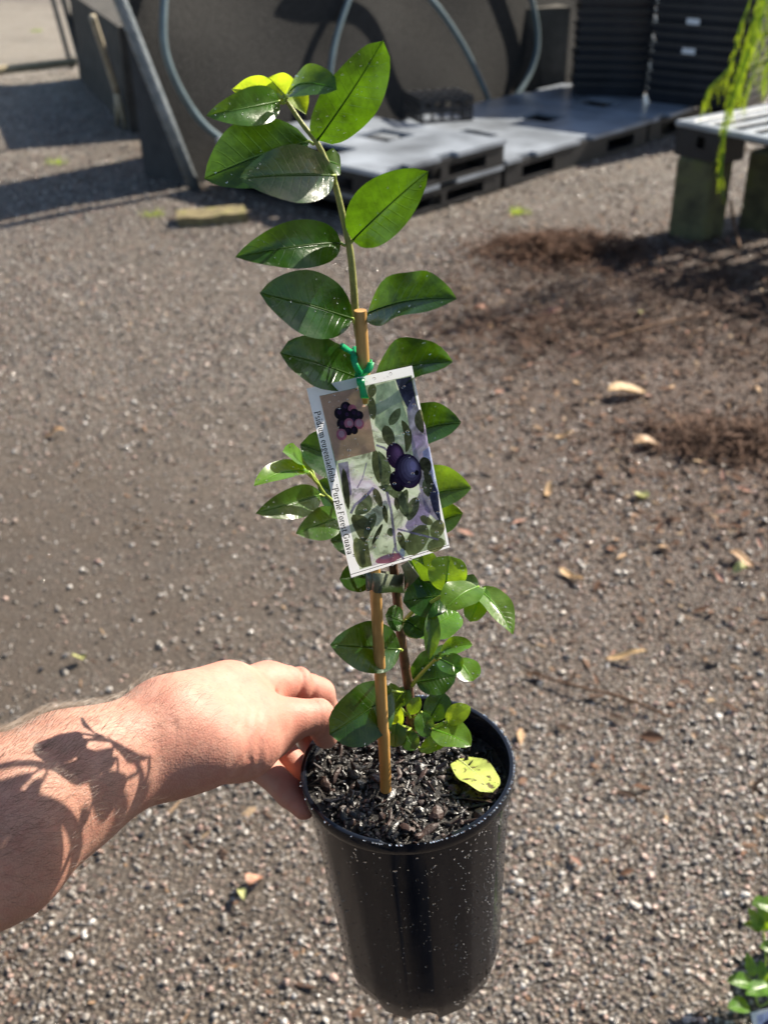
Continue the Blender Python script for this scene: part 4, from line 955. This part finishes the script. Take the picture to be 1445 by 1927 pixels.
# ------------------------------------------------------------------ the hand and forearm: one continuous surface
def make_arm():
    wr = PD(318, 1386, .700); fm = PD(120, 1478, .648); f0 = PD(0, 1560, .610); el = f0+(f0-wr)*1.05
    imcp = PD(505, 1288, .785); mmcp = PD(495, 1312, .800); rmcp = PD(478, 1345, .806); pmcp = PD(455, 1385, .800)
    prim = []                                                             # (a, b, ra, rb, group)
    up = UPV
    for s in (-1, 1):
        prim += [(el+up*s*.014, f0+up*s*.012, .037, .034, 'A'), (f0+up*s*.012, fm+up*s*.010, .034, .0285, 'A'), (fm+up*s*.010, wr+up*s*.0075, .0285, .0235, 'A')]
    prim += [(wr+up*.005, imcp, .0235, .0150, 'A'), (wr, mmcp, .024, .0150, 'A'), (wr-up*.004, rmcp, .0235, .0145, 'A'), (wr-up*.010, pmcp, .0225, .0140, 'A')]
    prim += [(wr+up*.016, PD(430, 1297, .745), .016, .017, 'A')]
    # thenar mass and thumb
    cmc = PD(400, 1400, .705); tm = PD(488, 1362, .742); ti = PD(596, 1348, .768); tt = PD(613, 1386, .786)
    prim += [(cmc, PD(455, 1392, .728), .0235, .0205, 'A'), (PD(455, 1392, .728), tm, .0195, .0165, 'A'), (tm, PD(550, 1352, .757), .0160, .0130, 'T'), (PD(550, 1352, .757), ti, .0130, .0122, 'T'), (ti, tt, .0118, .0088, 'T')]
    prim += [(PD(455, 1400, .735), PD(520, 1392, .760), .016, .0105, 'A')]
    # index, middle, ring, little
    ipip = PD(600, 1306, .812); idip = PD(620, 1345, .830)
    prim += [(imcp, PD(556, 1289, .798), .0142, .0128, 'I'), (PD(556, 1289, .798), ipip, .0128, .0118, 'I'), (ipip, idip, .0106, .0092, 'I'), (idip, PD(618, 1385, .836), .0090, .0078, 'I')]
    mpip = PD(560, 1345, .835); prim += [(mmcp, mpip, .013, .0108, 'M'), (mpip, PD(588, 1400, .836), .0105, .0088, 'M'), (PD(588, 1400, .836), PD(590, 1440, .820), .0088, .0076, 'M')]
    rpip = PD(520, 1400, .812); prim += [(rmcp, rpip, .0125, .0108, 'R'), (rpip, PD(564, 1448, .806), .0106, .0092, 'R'), (PD(564, 1448, .806), PD(583, 1480, .795), .0090, .0078, 'R')]
    ppip = PD(492, 1440, .790); prim += [(pmcp, ppip, .0125, .0112, 'P'), (ppip, PD(545, 1492, .778), .0110, .0098, 'P'), (PD(545, 1492, .778), PD(572, 1520, .770), .0096, .0084, 'P')]
    pts = [p for q in prim for p in q[:2]]
    lo = np.array([min(p[k] for p in pts) for k in range(3)])-.05; hi = np.array([max(p[k] for p in pts) for k in range(3)])+.05
    H = .0016; dim = np.ceil((hi-lo)/H).astype(int)+1
    gx, gy, gz = [lo[k]+H*np.arange(dim[k]) for k in range(3)]
    X, Y, Z = np.meshgrid(gx.astype(np.float32), gy.astype(np.float32), gz.astype(np.float32), indexing='ij')
    def rc(a, b, ra, rb):
        ax, ay, az = X-a.x, Y-a.y, Z-a.z; d = b-a; L2 = d.dot(d)
        t = np.clip((ax*d.x+ay*d.y+az*d.z)/L2, 0, 1); q = (ax-t*d.x)**2+(ay-t*d.y)**2+(az-t*d.z)**2
        return np.sqrt(q)-(ra+(rb-ra)*t)
    def smin(a, b, k):
        h = np.maximum(k-np.abs(a-b), 0)/k; return np.minimum(a, b)-h*h*k*.25
    fld = {}
    for a, b, ra, rb, g in prim:
        d = rc(a, b, ra, rb); fld[g] = d if g not in fld else smin(fld[g], d, .018 if g == 'A' else .004)
    S = smin(fld['A'], fld['T'], .012)
    fi = fld['I']
    for g in 'MRP': fi = smin(fi, fld[g], .0012)
    S = smin(smin(fld['A'], fi, .008), smin(fld['A'], fld['T'], .012), .0025)
    # skin folds: shallow grooves
    def groove(a, b, r, depth):
        nonlocal S
        d = rc(a, b, r, r*.7); S = S+depth*np.exp(-(np.maximum(d, 0)/.0020)**2)
    for (p, q, dp) in (((512, 1300, .765), (530, 1313, .762), .0018),
                       ((322, 1300, .672), (330, 1350, .668), .0005), ((330, 1350, .668), (322, 1440, .672), .0007)):
        groove(PD(*p), PD(*q), .0004, dp)
    def crease(c, ax, w, depth, rad):
        nonlocal S
        dx, dy, dz = X-c.x, Y-c.y, Z-c.z; pl = dx*ax.x+dy*ax.y+dz*ax.z; rr = np.sqrt(dx*dx+dy*dy+dz*dz)
        S = S+depth*np.exp(-(pl/w)**2)*np.clip(1-(rr/rad)**4, 0, 1)
    fa_ = (ipip-imcp).normalized(); ta_ = (ti-tm).normalized()
    for px, py, d, dp in ((550, 1290, .796, .0026), (574, 1298, .803, .0022)): crease(PD(px, py, d), fa_, .0021, dp, .018)
    for px, py, d, dp in ((586, 1348, .767, .0012), (598, 1350, .769, .0012), (500, 1362, .745, .0010)): crease(PD(px, py, d), ta_, .0016, dp, .017)
    for k in range(7):
        x = 432+k*15; groove(PD(x, 1392-k*2, .705+k*.007), PD(x+10+k, 1432-k*3, .717+k*.007), .0004, .0014)
    # surface nets
    ins = S < 0
    c = np.zeros(tuple(dim-1), dtype=np.int8)
    for i in (0, 1):
        for j in (0, 1):
            for k in (0, 1): c += ins[i:dim[0]-1+i, j:dim[1]-1+j, k:dim[2]-1+k]
    act = np.argwhere((c > 0) & (c < 8)); idx = -np.ones(tuple(dim-1), dtype=np.int64); idx[tuple(act.T)] = np.arange(len(act))
    acc = np.zeros((len(act), 3)); cnt = np.zeros(len(act))
    cor = [(i, j, k) for i in (0, 1) for j in (0, 1) for k in (0, 1)]
    for p in cor:
        for axn in range(3):
            if p[axn]: continue
            q = list(p); q[axn] = 1
            s0 = S[tuple((act+np.array(p)).T)]; s1 = S[tuple((act+np.array(q)).T)]; cr = (s0 < 0) != (s1 < 0)
            t = np.where(cr, s0/np.where(cr, s0-s1, 1), 0); pos = np.tile(np.array(p, float), (len(act), 1)); pos[:, axn] = t
            acc[cr] += pos[cr]; cnt[cr] += 1
    V = lo+H*(act+acc/cnt[:, None])
    Fq = []
    for axn in range(3):
        o1, o2 = [(1, 2), (2, 0), (0, 1)][axn]
        sl0 = [slice(None)]*3; sl1 = [slice(None)]*3; sl0[axn] = slice(0, dim[axn]-1); sl1[axn] = slice(1, dim[axn])
        a0, a1 = ins[tuple(sl0)], ins[tuple(sl1)]; e = np.argwhere(a0 != a1); e = e[(e[:, o1] > 0) & (e[:, o2] > 0)]
        fl_ = a0[tuple(e.T)]
        def cell(d1, d2): q = e.copy(); q[:, o1] -= d1; q[:, o2] -= d2; q = np.minimum(q, dim-2); return idx[tuple(q.T)]
        qd = np.stack([cell(1, 1), cell(0, 1), cell(0, 0), cell(1, 0)], 1); qd[~fl_] = qd[~fl_][:, ::-1]; Fq.append(qd)
    Fq = np.concatenate(Fq); Fq = Fq[(Fq >= 0).all(1)]
    # light smoothing
    E = np.concatenate([Fq[:, [0, 1]], Fq[:, [1, 2]], Fq[:, [2, 3]], Fq[:, [3, 0]]]); 
    for it in range(2):
        sm = np.zeros_like(V); ct = np.zeros(len(V))
        for a, b in ((0, 1), (1, 0)): np.add.at(sm, E[:, a], V[E[:, b]]); np.add.at(ct, E[:, a], 1)
        V = V*.45+.55*sm/np.maximum(ct, 1)[:, None]
    me = bpy.data.meshes.new('person'); me.from_pydata(V.tolist(), [], Fq.tolist()); me.polygons.foreach_set('use_smooth', [True]*len(me.polygons)); me.update()
    return me, V, Fq, wr, f0, el, imcp, tt, ti
arm_me, AV, AF, WR, F0, EL, IMCP, TT, TI = make_arm()
def m_skin():
    t = NT('skin'); P = t.coord(); a = t.noise(22, 4, .6, P); b = t.noise(120, 4, .6, P); f = t.noise(900, 3, .6, P)
    col = t.ramp(a, [(.3, (.40, .198, .140)), (.7, (.47, .262, .192))])
    # redder towards the hand
    sep = t.n('SeparateXYZ'); t.set(sep.inputs[0], P)
    col = t.mix(t.rng(sep.outputs[0], -.16, -.06, 0, .65), col, (.48, .185, .138))
    col = t.mix(t.rng(b, .45, .72, 0, .5), col, (.40, .155, .117)); col = t.mix(t.rng(t.noise(420, 3, .6, P), .58, .72, 0, .35), col, (.36, .135, .098)); col = t.mix(t.rng(t.noise(48, 4, .6, P), .5, .7, 0, .45), col, (.50, .30, .228))
    vor = t.voro(700, P)
    h = t.math('ADD', t.math('MULTIPLY', f, .5), t.math('ADD', t.math('MULTIPLY', vor, .5), t.math('MULTIPLY', b, 1.0)))
    tp_ = PD(470, 1408, .712)
    dv_ = t.n('VectorMath', operation='DISTANCE'); t.set(dv_.inputs[0], P); dv_.inputs[1].default_value = tuple(tp_)
    wr_ = t.n('TexWave', i_Scale=48., i_Distortion=3.5, i_Detail=3., wave_type='BANDS', bands_direction='X'); t.set(wr_.inputs['Vector'], P); wr_.inputs['Detail Scale'].default_value = 2.
    h = t.math('ADD', h, t.math('MULTIPLY', t.math('MULTIPLY', wr_.outputs[1], 2.2), t.rng(dv_.outputs['Value'], .012, .034, 1, 0)))
    p = t.principled(col, t.rng(a, .3, .7, .55, .66), .35, t.bump(h, .30, .0009))
    p.inputs['Subsurface Weight'].default_value = .18; p.inputs['Subsurface Radius'].default_value = (1, .35, .18); p.inputs['Subsurface Scale'].default_value = .004
    return t.finish(p)
M['skin'] = m_skin(); arm_me.materials.append(M['skin'])
person = link('person', arm_me); tag(person, 'bare left forearm and hand reaching in and gripping the black pot rim', 'person')
# thumbnail
nv_ = (TT-TI).normalized()
nside = (nv_.cross(Vector((-.35, -.55, .75)))).normalized(); ntop = nside.cross(nv_).normalized()
if ntop.dot(RGT) < 0: ntop = -ntop
nb = MB(); vs = []
for i in range(7):
    for j in range(7):
        u = i/6; v = -1+j/3; w = .0055*(1-.25*abs(u-.6)); vs.append(TT-nv_*(.004)+nv_*(u*.012)+nside*(v*w)+ntop*(.0084-.0022*v*v-.0012*u*u))
nb.add(vs, [(i*7+j, i*7+j+1, (i+1)*7+j+1, (i+1)*7+j) for i in range(6) for j in range(6)])
nb.build('thumbnail', simple('nail', (.50, .29, .23), .3, .5, .05), person, smooth=True)
# arm hair
fn = np.cross(AV[AF[:, 2]]-AV[AF[:, 0]], AV[AF[:, 3]]-AV[AF[:, 1]]); fn /= np.linalg.norm(fn, axis=1)[:, None]+1e-12; fc = AV[AF].mean(1)
axis = np.array((WR-EL).normalized()); s_al = (fc-np.array(EL)) @ axis; tot = (WR-EL).length
toc = np.array(CAM)-fc; toc /= np.linalg.norm(toc, axis=1)[:, None]
hb = MB(); HR = np.random.default_rng(3)
cand = np.where((s_al > tot*.38) & (s_al < tot*1.06) & ((fn*toc).sum(1) > -.45))[0]
wgt = np.clip(fn[cand] @ np.array(UPV)*1.1+.55, .12, 1.6)*np.clip((tot*1.12-s_al[cand])/(tot*.5), .12, 1)
pick = HR.choice(cand, size=4600, p=wgt/wgt.sum())
for i in pick:
    p = Vector(fc[i]); nr = Vector(fn[i]); d0 = Vector(axis)*.75+Vector((0, 0, -.1))+UPV*HR.normal(.0, .35)+RGT*HR.normal(0, .2); d0 = (d0-nr*d0.dot(nr)).normalized()
    L = HR.uniform(.006, .015); r = HR.uniform(.00003, .00005)
    q = [p-nr*.0003, p+nr*L*.22+d0*L*.35, p+nr*L*.30+d0*L*.75, p+nr*L*.27+d0*L]
    hb.tube(q, [r, r, r*.8, r*.3], 3, cap=False)
tag(hb.build('arm_hair', simple('hair', (.11, .065, .035), .4, .4), person), 'fine brown arm hair', kind='stuff')

# the rest of the person, standing behind the camera: sleeve, shirt and trousers
def loft(secs, seg=24):
    m = MB(); vs = []
    for (c, rx, ry) in secs: vs += [Vector(c)+Vector((rx*math.cos(2*PI*k/seg), ry*math.sin(2*PI*k/seg), 0)) for k in range(seg)]
    n = len(secs); m.add(vs, [(i*seg+k, i*seg+(k+1) % seg, (i+1)*seg+(k+1) % seg, (i+1)*seg+k) for i in range(n-1) for k in range(seg)]+[tuple(range(seg))[::-1], tuple((n-1)*seg+k for k in range(seg))]); return m
M['shirt'] = simple('dark_shirt', (.020, .022, .030), .9, .2, .3, 20, .5, 60, .006); M['trousers'] = simple('dark_trousers', (.030, .027, .024), .9, .2, .3, 20, .5, 60, .006)
SH = Vector((-.24, -.14, 1.34))
m = MB(); m.tube(smooth_path([EL+(WR-EL)*-.05, EL.lerp(SH, .35)+Vector((-.02, 0, -.01)), EL.lerp(SH, .7), SH], 6), [.058]*6+[.060]*6+[.064]*6+[.07], 18); m.build('sleeve', M['shirt'], person, smooth=True)
loft([((0, -.17, .86), .19, .12), ((0, -.17, .95), .195, .125), ((0, -.16, 1.1), .20, .12), ((0, -.16, 1.28), .225, .125), ((0, -.16, 1.38), .225, .11), ((0, -.17, 1.41), .13, .08), ((0, -.17, 1.43), .07, .05)]).build('shirt', M['shirt'], person, smooth=True)
for s in (-1, 1): loft([((s*.11, -.10, .03), .085, .09), ((s*.11, -.16, .08), .09, .09), ((s*.105, -.16, .45), .10, .10), ((s*.095, -.17, .80), .098, .115), ((s*.09, -.17, .90), .10, .12)]).build('trouser_leg', M['trousers'], person, smooth=True)
for s in (-1, 1): loft([((s*.11, -.05, 0.005), .05, .13), ((s*.11, -.05, .03), .05, .13), ((s*.11, -.07, .07), .045, .09)]).build('shoe', M['shirt'], person, smooth=True)
# ------------------------------------------------------------------ second potted plant at the lower right
base = Vector((.70, 1.19, 0))
sr = empty('small_pot', base); tag(sr, 'black pot standing on the gravel at the lower right corner', 'pot')
m = MB(); m.lathe([(.001, .002), (.055, .002), (.064, .085), (.070, .085), (.070, .095), (.064, .096), (.062, .075), (.001, .073)], 40, lambda x, y, z: base+Vector((x, y, z))); m.build('pot_body', M['pot'], sr, fix=True)
m = MB(); m.lathe([(.061, .077), (.03, .080), (.001, .081)], 30, lambda x, y, z: base+Vector((x, y, z+.004*noise.noise((x*60, y*60, 0))))); m.build('soil_fill', M['soil'], sr, smooth=True)
sp_root = empty('seedling', base+Vector((0, 0, .08))); tag(sp_root, 'young bright green leafy plant cut off by the lower right edge', 'plant')
by = 1.165
def LY(py): return float(np.interp(py, [1690, 1760, 1850, 1925], [1.175, 1.15, 1.105, 1.06]))
for (b_, t_, w, mt, tl) in (((1443, 1752, by), (1428, 1694, by+.01), 26, Li, .4), ((1432, 1752, by), (1406, 1708, by-.01), 26, Li, .5), ((1430, 1750, by), (1396, 1738, by-.02), 18, Li, .6), ((1440, 1700, by), (1414, 1702, by-.01), 28, Li, .5), ((1470, 1712, by), (1420, 1700, by-.01), 34, Li, .6),
                            ((1470, 1786, by), (1428, 1782, by-.02), 30, Li, .5), ((1470, 1740, by), (1446, 1745, by), 26, Mi, .5), ((1418, 1838, by-.01), (1404, 1793, by), 22, Li, .3), ((1438, 1848, by-.01), (1430, 1806, by), 22, Li, .3), ((1416, 1850, by-.02), (1366, 1846, by-.04), 32, Li, .6),
                            ((1448, 1856, by-.02), (1402, 1872, by-.05), 36, Li, .7), ((1408, 1892, by-.03), (1368, 1897, by-.05), 34, Li, .6), ((1460, 1880, by), (1440, 1842, by), 30, Li, .5), ((1475, 1850, by), (1450, 1815, by), 34, Mi, .5), ((1490, 1790, by), (1462, 1760, by), 36, Mi, .5)):
    leaf((b_[0], b_[1], LY(b_[1])+(b_[2]-by)*.3), (t_[0], t_[1], LY(t_[1])+(t_[2]-by)*.3), w*.92, mt, tl+.1, -.1, .25, .06, .85, .55, parent=sp_root, pet=None)
for pts in ([base+Vector((0, 0, .078)), PY(1452, 1860, LY(1860)+.004), PY(1440, 1790, LY(1790)+.004), PY(1436, 1740, LY(1740)+.004), PY(1450, 1700, LY(1700)+.004)], [base+Vector((.01, 0, .078)), PY(1470, 1850, LY(1850)+.004), PY(1480, 1760, LY(1760)+.004), PY(1472, 1712, LY(1712)+.004)], [base+Vector((-.01, -.01, .078)), PY(1440, 1890, LY(1890)+.004), PY(1418, 1850, LY(1850)+.004)]):
    m = MB(); m.tube(smooth_path(pts, 5), .0016, 6); m.build('stem', M['petiole'], sp_root, smooth=True)
tg = PD(1415, 1903, 0.0+1.66); tn = (CAM-tg).normalized()
tr2 = empty('plant_tag', tg); tag(tr2, 'white bordered plant tag with a blue photo at the bottom right corner', 'tag')
Q = lambda x, y, z: PP(x, y, tg, tn)+tn*z
m = MB(); m.prism([[(1411, 1906), (1452, 1896), (1470, 1966), (1427, 1976)]], Q, .0006); m.build('card', M['card'], tr2, fix=True)
m = MB(); m.flat([[(1422, 1911), (1450, 1904), (1464, 1960), (1434, 1967)]], lambda x, y, z: Q(x, y, .0008)); m.build('photo', M['pr_sky'], tr2)
m = MB(); m.flat([[(1434, 1925), (1450, 1915), (1460, 1950), (1440, 1958)]], lambda x, y, z: Q(x, y, .0010)); m.build('photo_patch', M['pr_navy'], tr2)

# ------------------------------------------------------------------ litter on the ground
M['dry_leaf'] = m_leaf('dry_leaf', (.42, .27, .135), (.45, .28, .1), .2, .6); M['dry_pink'] = m_leaf('dry_pink', (.34, .17, .11), (.4, .2, .1), .15, .6); M['dry_green'] = m_leaf('dry_green', (.36, .36, .14), (.4, .4, .1), .2, .6)
def litter(px, py, L, w, ang, mat, label, z=.012):
    c = PZ(px, py, z); d = Vector((math.cos(ang), math.sin(ang), 0)); W = Vector((-d.y, d.x, 0)); vs = []; uv = []; nu, nv = 10, 6; sd = random.random()*30
    for i in range(nu+1):
        u = i/nu; ww = w/2*(u**.55)*((1-u)**.65)/.436
        for j in range(nv+1):
            v = -1+2*j/nv; vs.append(c+d*((u-.5)*L)+W*(v*ww)+Vector((0, 0, abs(v)**1.4*ww*.45+.010*math.sin(u*4+sd)+.004*noise.noise((u*5+sd, v*2, 0)))))
            uv.append((u, (v+1)/2))
    m = MB(); m.add(vs, [(i*(nv+1)+j, i*(nv+1)+j+1, (i+1)*(nv+1)+j+1, (i+1)*(nv+1)+j) for i in range(nu) for j in range(nv)], 0, uv)
    tag(m.build('dry_leaf', M[mat], smooth=True, uv=True), label, 'leaf', 'dry leaves lying on the gravel')
litter(1180, 736, .14, .065, .2, 'dry_leaf', 'large tan dry leaf lying on the gravel right of the tag', .02)
litter(1218, 835, .085, .05, .1, 'dry_leaf', 'tan dry leaf below the largest one, right of the tag')
litter(1178, 1232, .09, .018, .05, 'dry_leaf', 'thin tan bark sliver right of the lower leaves')
litter(1075, 1080, .08, .022, -.9, 'dry_leaf', 'curled tan dry leaf on the gravel right of the tag bottom')
litter(1037, 588, .08, .05, .3, 'dry_pink', 'pinkish dry leaf on the ground right of the third leaf pair')
litter(905, 583, .07, .04, -.3, 'dry_pink', 'small reddish dry leaf right beside the third leaf pair')
litter(1208, 930, .05, .035, .6, 'dry_green', 'pale yellow green leaf scrap on the dark gravel')
litter(1032, 920, .065, .02, 1.3, 'dry_leaf', 'narrow upright tan chip right of the tag middle')
litter(1062, 818, .06, .025, .1, 'dry_leaf', 'short tan chip left of the tan dry leaves')
litter(1205, 588, .06, .022, 1.4, 'dry_green', 'pale narrow leaf scrap below the bench shadow')
litter(1395, 1052, .07, .03, -.7, 'dry_leaf', 'tan dry leaf by the right edge at mid height')
litter(1392, 1072, .035, .03, .2, 'dry_green', 'small yellow leaf scrap near the right edge')
litter(480, 1655, .04, .028, 1.2, 'dry_pink', 'reddish brown leaf scrap below the forearm')
litter(455, 1680, .045, .014, 1.9, 'dry_green', 'thin yellow green leaf scrap below the forearm')
litter(105, 815, .06, .03, .3, 'dry_leaf', 'pale dry leaf on the gravel near the left edge')
litter(645, 760, .06, .03, .3, 'dry_pink', 'pinkish dry leaf showing just left of the tag')
litter(150, 1235, .03, .02, .8, 'dry_green', 'small pale green leaf scrap above the forearm')
M['twigwood'] = simple('twig_wood', (.13, .075, .045), .8, .2, .4, 60)
def ground_twig(pts, r, label):
    m = MB(); m.tube(smooth_path([PZ(x, y, z) for x, y, z in pts], 6), r, 7); tag(m.build('ground_twig', M['twigwood'], smooth=True), label, 'twig', 'twigs lying on the gravel')
ground_twig([(985, 1262, .008), (1080, 1290, .012), (1180, 1315, .010), (1260, 1350, .008)], 0.003, 'long brown twig lying on the gravel right of the pot rim')
ground_twig([(1130, 640, .012), (1230, 612, .02), (1330, 590, .015)], .006, 'brown twig lying below the bench shadow')
ground_twig([(1375, 380, .20), (1380, 420, .08), (1392, 470, .01)], .007, 'green grey stem rising from the ground under the bench')
# brown fibrous litter heaps beside the bench
def fibres(name, c, rx, ry, h, n, label, cols=(.16, .075, .04)):
    m = MB()
    for k in range(n):
        a = random.random()*2*PI; x, y = random.gauss(0, .52)*rx, random.gauss(0, .52)*ry; q_ = noise.noise((x*7+c.x*3, y*7, c.y)); r = min(1, math.hypot(x/rx, y/ry)); z = h*(1-r*r)*random.random()*max(.2, .6+q_)+.008
        if q_ < -.12 and random.random() < .8: continue
        th = random.random()*PI*2; L = random.uniform(.025, .09); d = Vector((math.cos(th), math.sin(th), random.gauss(0, .25))); p = c+Vector((x, y, z)); s = Vector((-d.y, d.x, random.gauss(0, .5))).normalized()
        b = p+d*L*.5+s*random.uniform(-.01, .01); e = p+d*L; w = random.uniform(.0010, .0038); up = Vector((0, 0, w))
        m.add([p-s*w, p+s*w, b-s*w+up, b+s*w+up, e], [(0, 1, 3, 2), (2, 3, 4)])
    tag(m.build(name, simple(name, cols, .85, .2, .6, 25)), label, 'mulch', kind='stuff')
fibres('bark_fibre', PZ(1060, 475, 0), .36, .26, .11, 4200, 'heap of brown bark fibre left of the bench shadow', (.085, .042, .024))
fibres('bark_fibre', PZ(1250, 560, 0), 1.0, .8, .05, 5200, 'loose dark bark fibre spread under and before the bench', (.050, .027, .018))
fibres('bark_fibre', PZ(1370, 830, 0), .28, .16, .06, 1600, 'small brown fibre tuft near the right edge', (.085, .047, .030))
def grass_tuft(px, py, n, label):
    c = PZ(px, py, 0); m = MB()
    for k in range(n):
        p = c+Vector((random.gauss(0, .03), random.gauss(0, .025), .002)); d = Vector((random.gauss(0, .5), random.gauss(0, .5), 1)).normalized(); L = random.uniform(.02, .05); s = d.cross(Vector((random.random()-.5, random.random()-.5, 0))).normalized()*.0015
        m.add([p-s, p+s, p+d*L], [(0, 1, 2)], 0, [(0, 0), (0, 1), (1, .5)])
    tag(m.build('grass_tuft', M['strand'], uv=True), label, 'grass', 'small grass tufts on the gravel')
grass_tuft(975, 402, 90, 'small grass tuft in front of the pallets'); grass_tuft(105, 308, 60, 'yellow green tuft in the sunlit strip at the left'); grass_tuft(288, 407, 50, 'yellow green tuft beside the mossy wood offcut'); grass_tuft(70, 60, 60, 'yellow green tuft on the ground by the trestle legs')

fibres('bark_fibre', PZ(1010, 620, 0), .5, .3, .03, 1500, 'thin scatter of brown bark fibre right of the third leaf pair', (.08, .045, .03))
# mixed leaf litter and bark flakes over the right hand ground
lm = MB(); rdm = random.Random(21)
for k in range(2600):
    x, y = rdm.gauss(1.25, .6), rdm.gauss(3.4, 1.05)
    if y < 1.3 or x < .15: continue
    L = rdm.uniform(.012, .055); w = L*rdm.uniform(.2, .5); th = rdm.random()*6.28; d = Vector((math.cos(th), math.sin(th), rdm.gauss(0, .25))); s_ = Vector((-d.y, d.x, rdm.gauss(0, .3))).normalized(); c = Vector((x, y, ground_z(x, y)+.009))
    lm.add([c-d*L*.5, c-d*L*.1+s_*w*.5+Vector((0, 0, .004)), c+d*L*.5, c+s_*-w*.5+Vector((0, 0, .003))], [(0, 1, 2, 3)], rdm.choices([0, 1, 2, 3], [5, 7, 1, 1])[0])
lo_ = lm.build('leaf_litter', [simple('litter_brown', (.12, .062, .037), .8, .2, .5, 20), simple('litter_dark', (.05, .03, .02), .8, .2, .5, 20), simple('litter_tan', (.36, .24, .14), .8, .2, .4, 20), simple('litter_pink', (.34, .19, .14), .8, .2, .4, 20)])
tag(lo_, 'brown and tan leaf and bark litter scattered over the right of the yard', 'litter', kind='stuff')
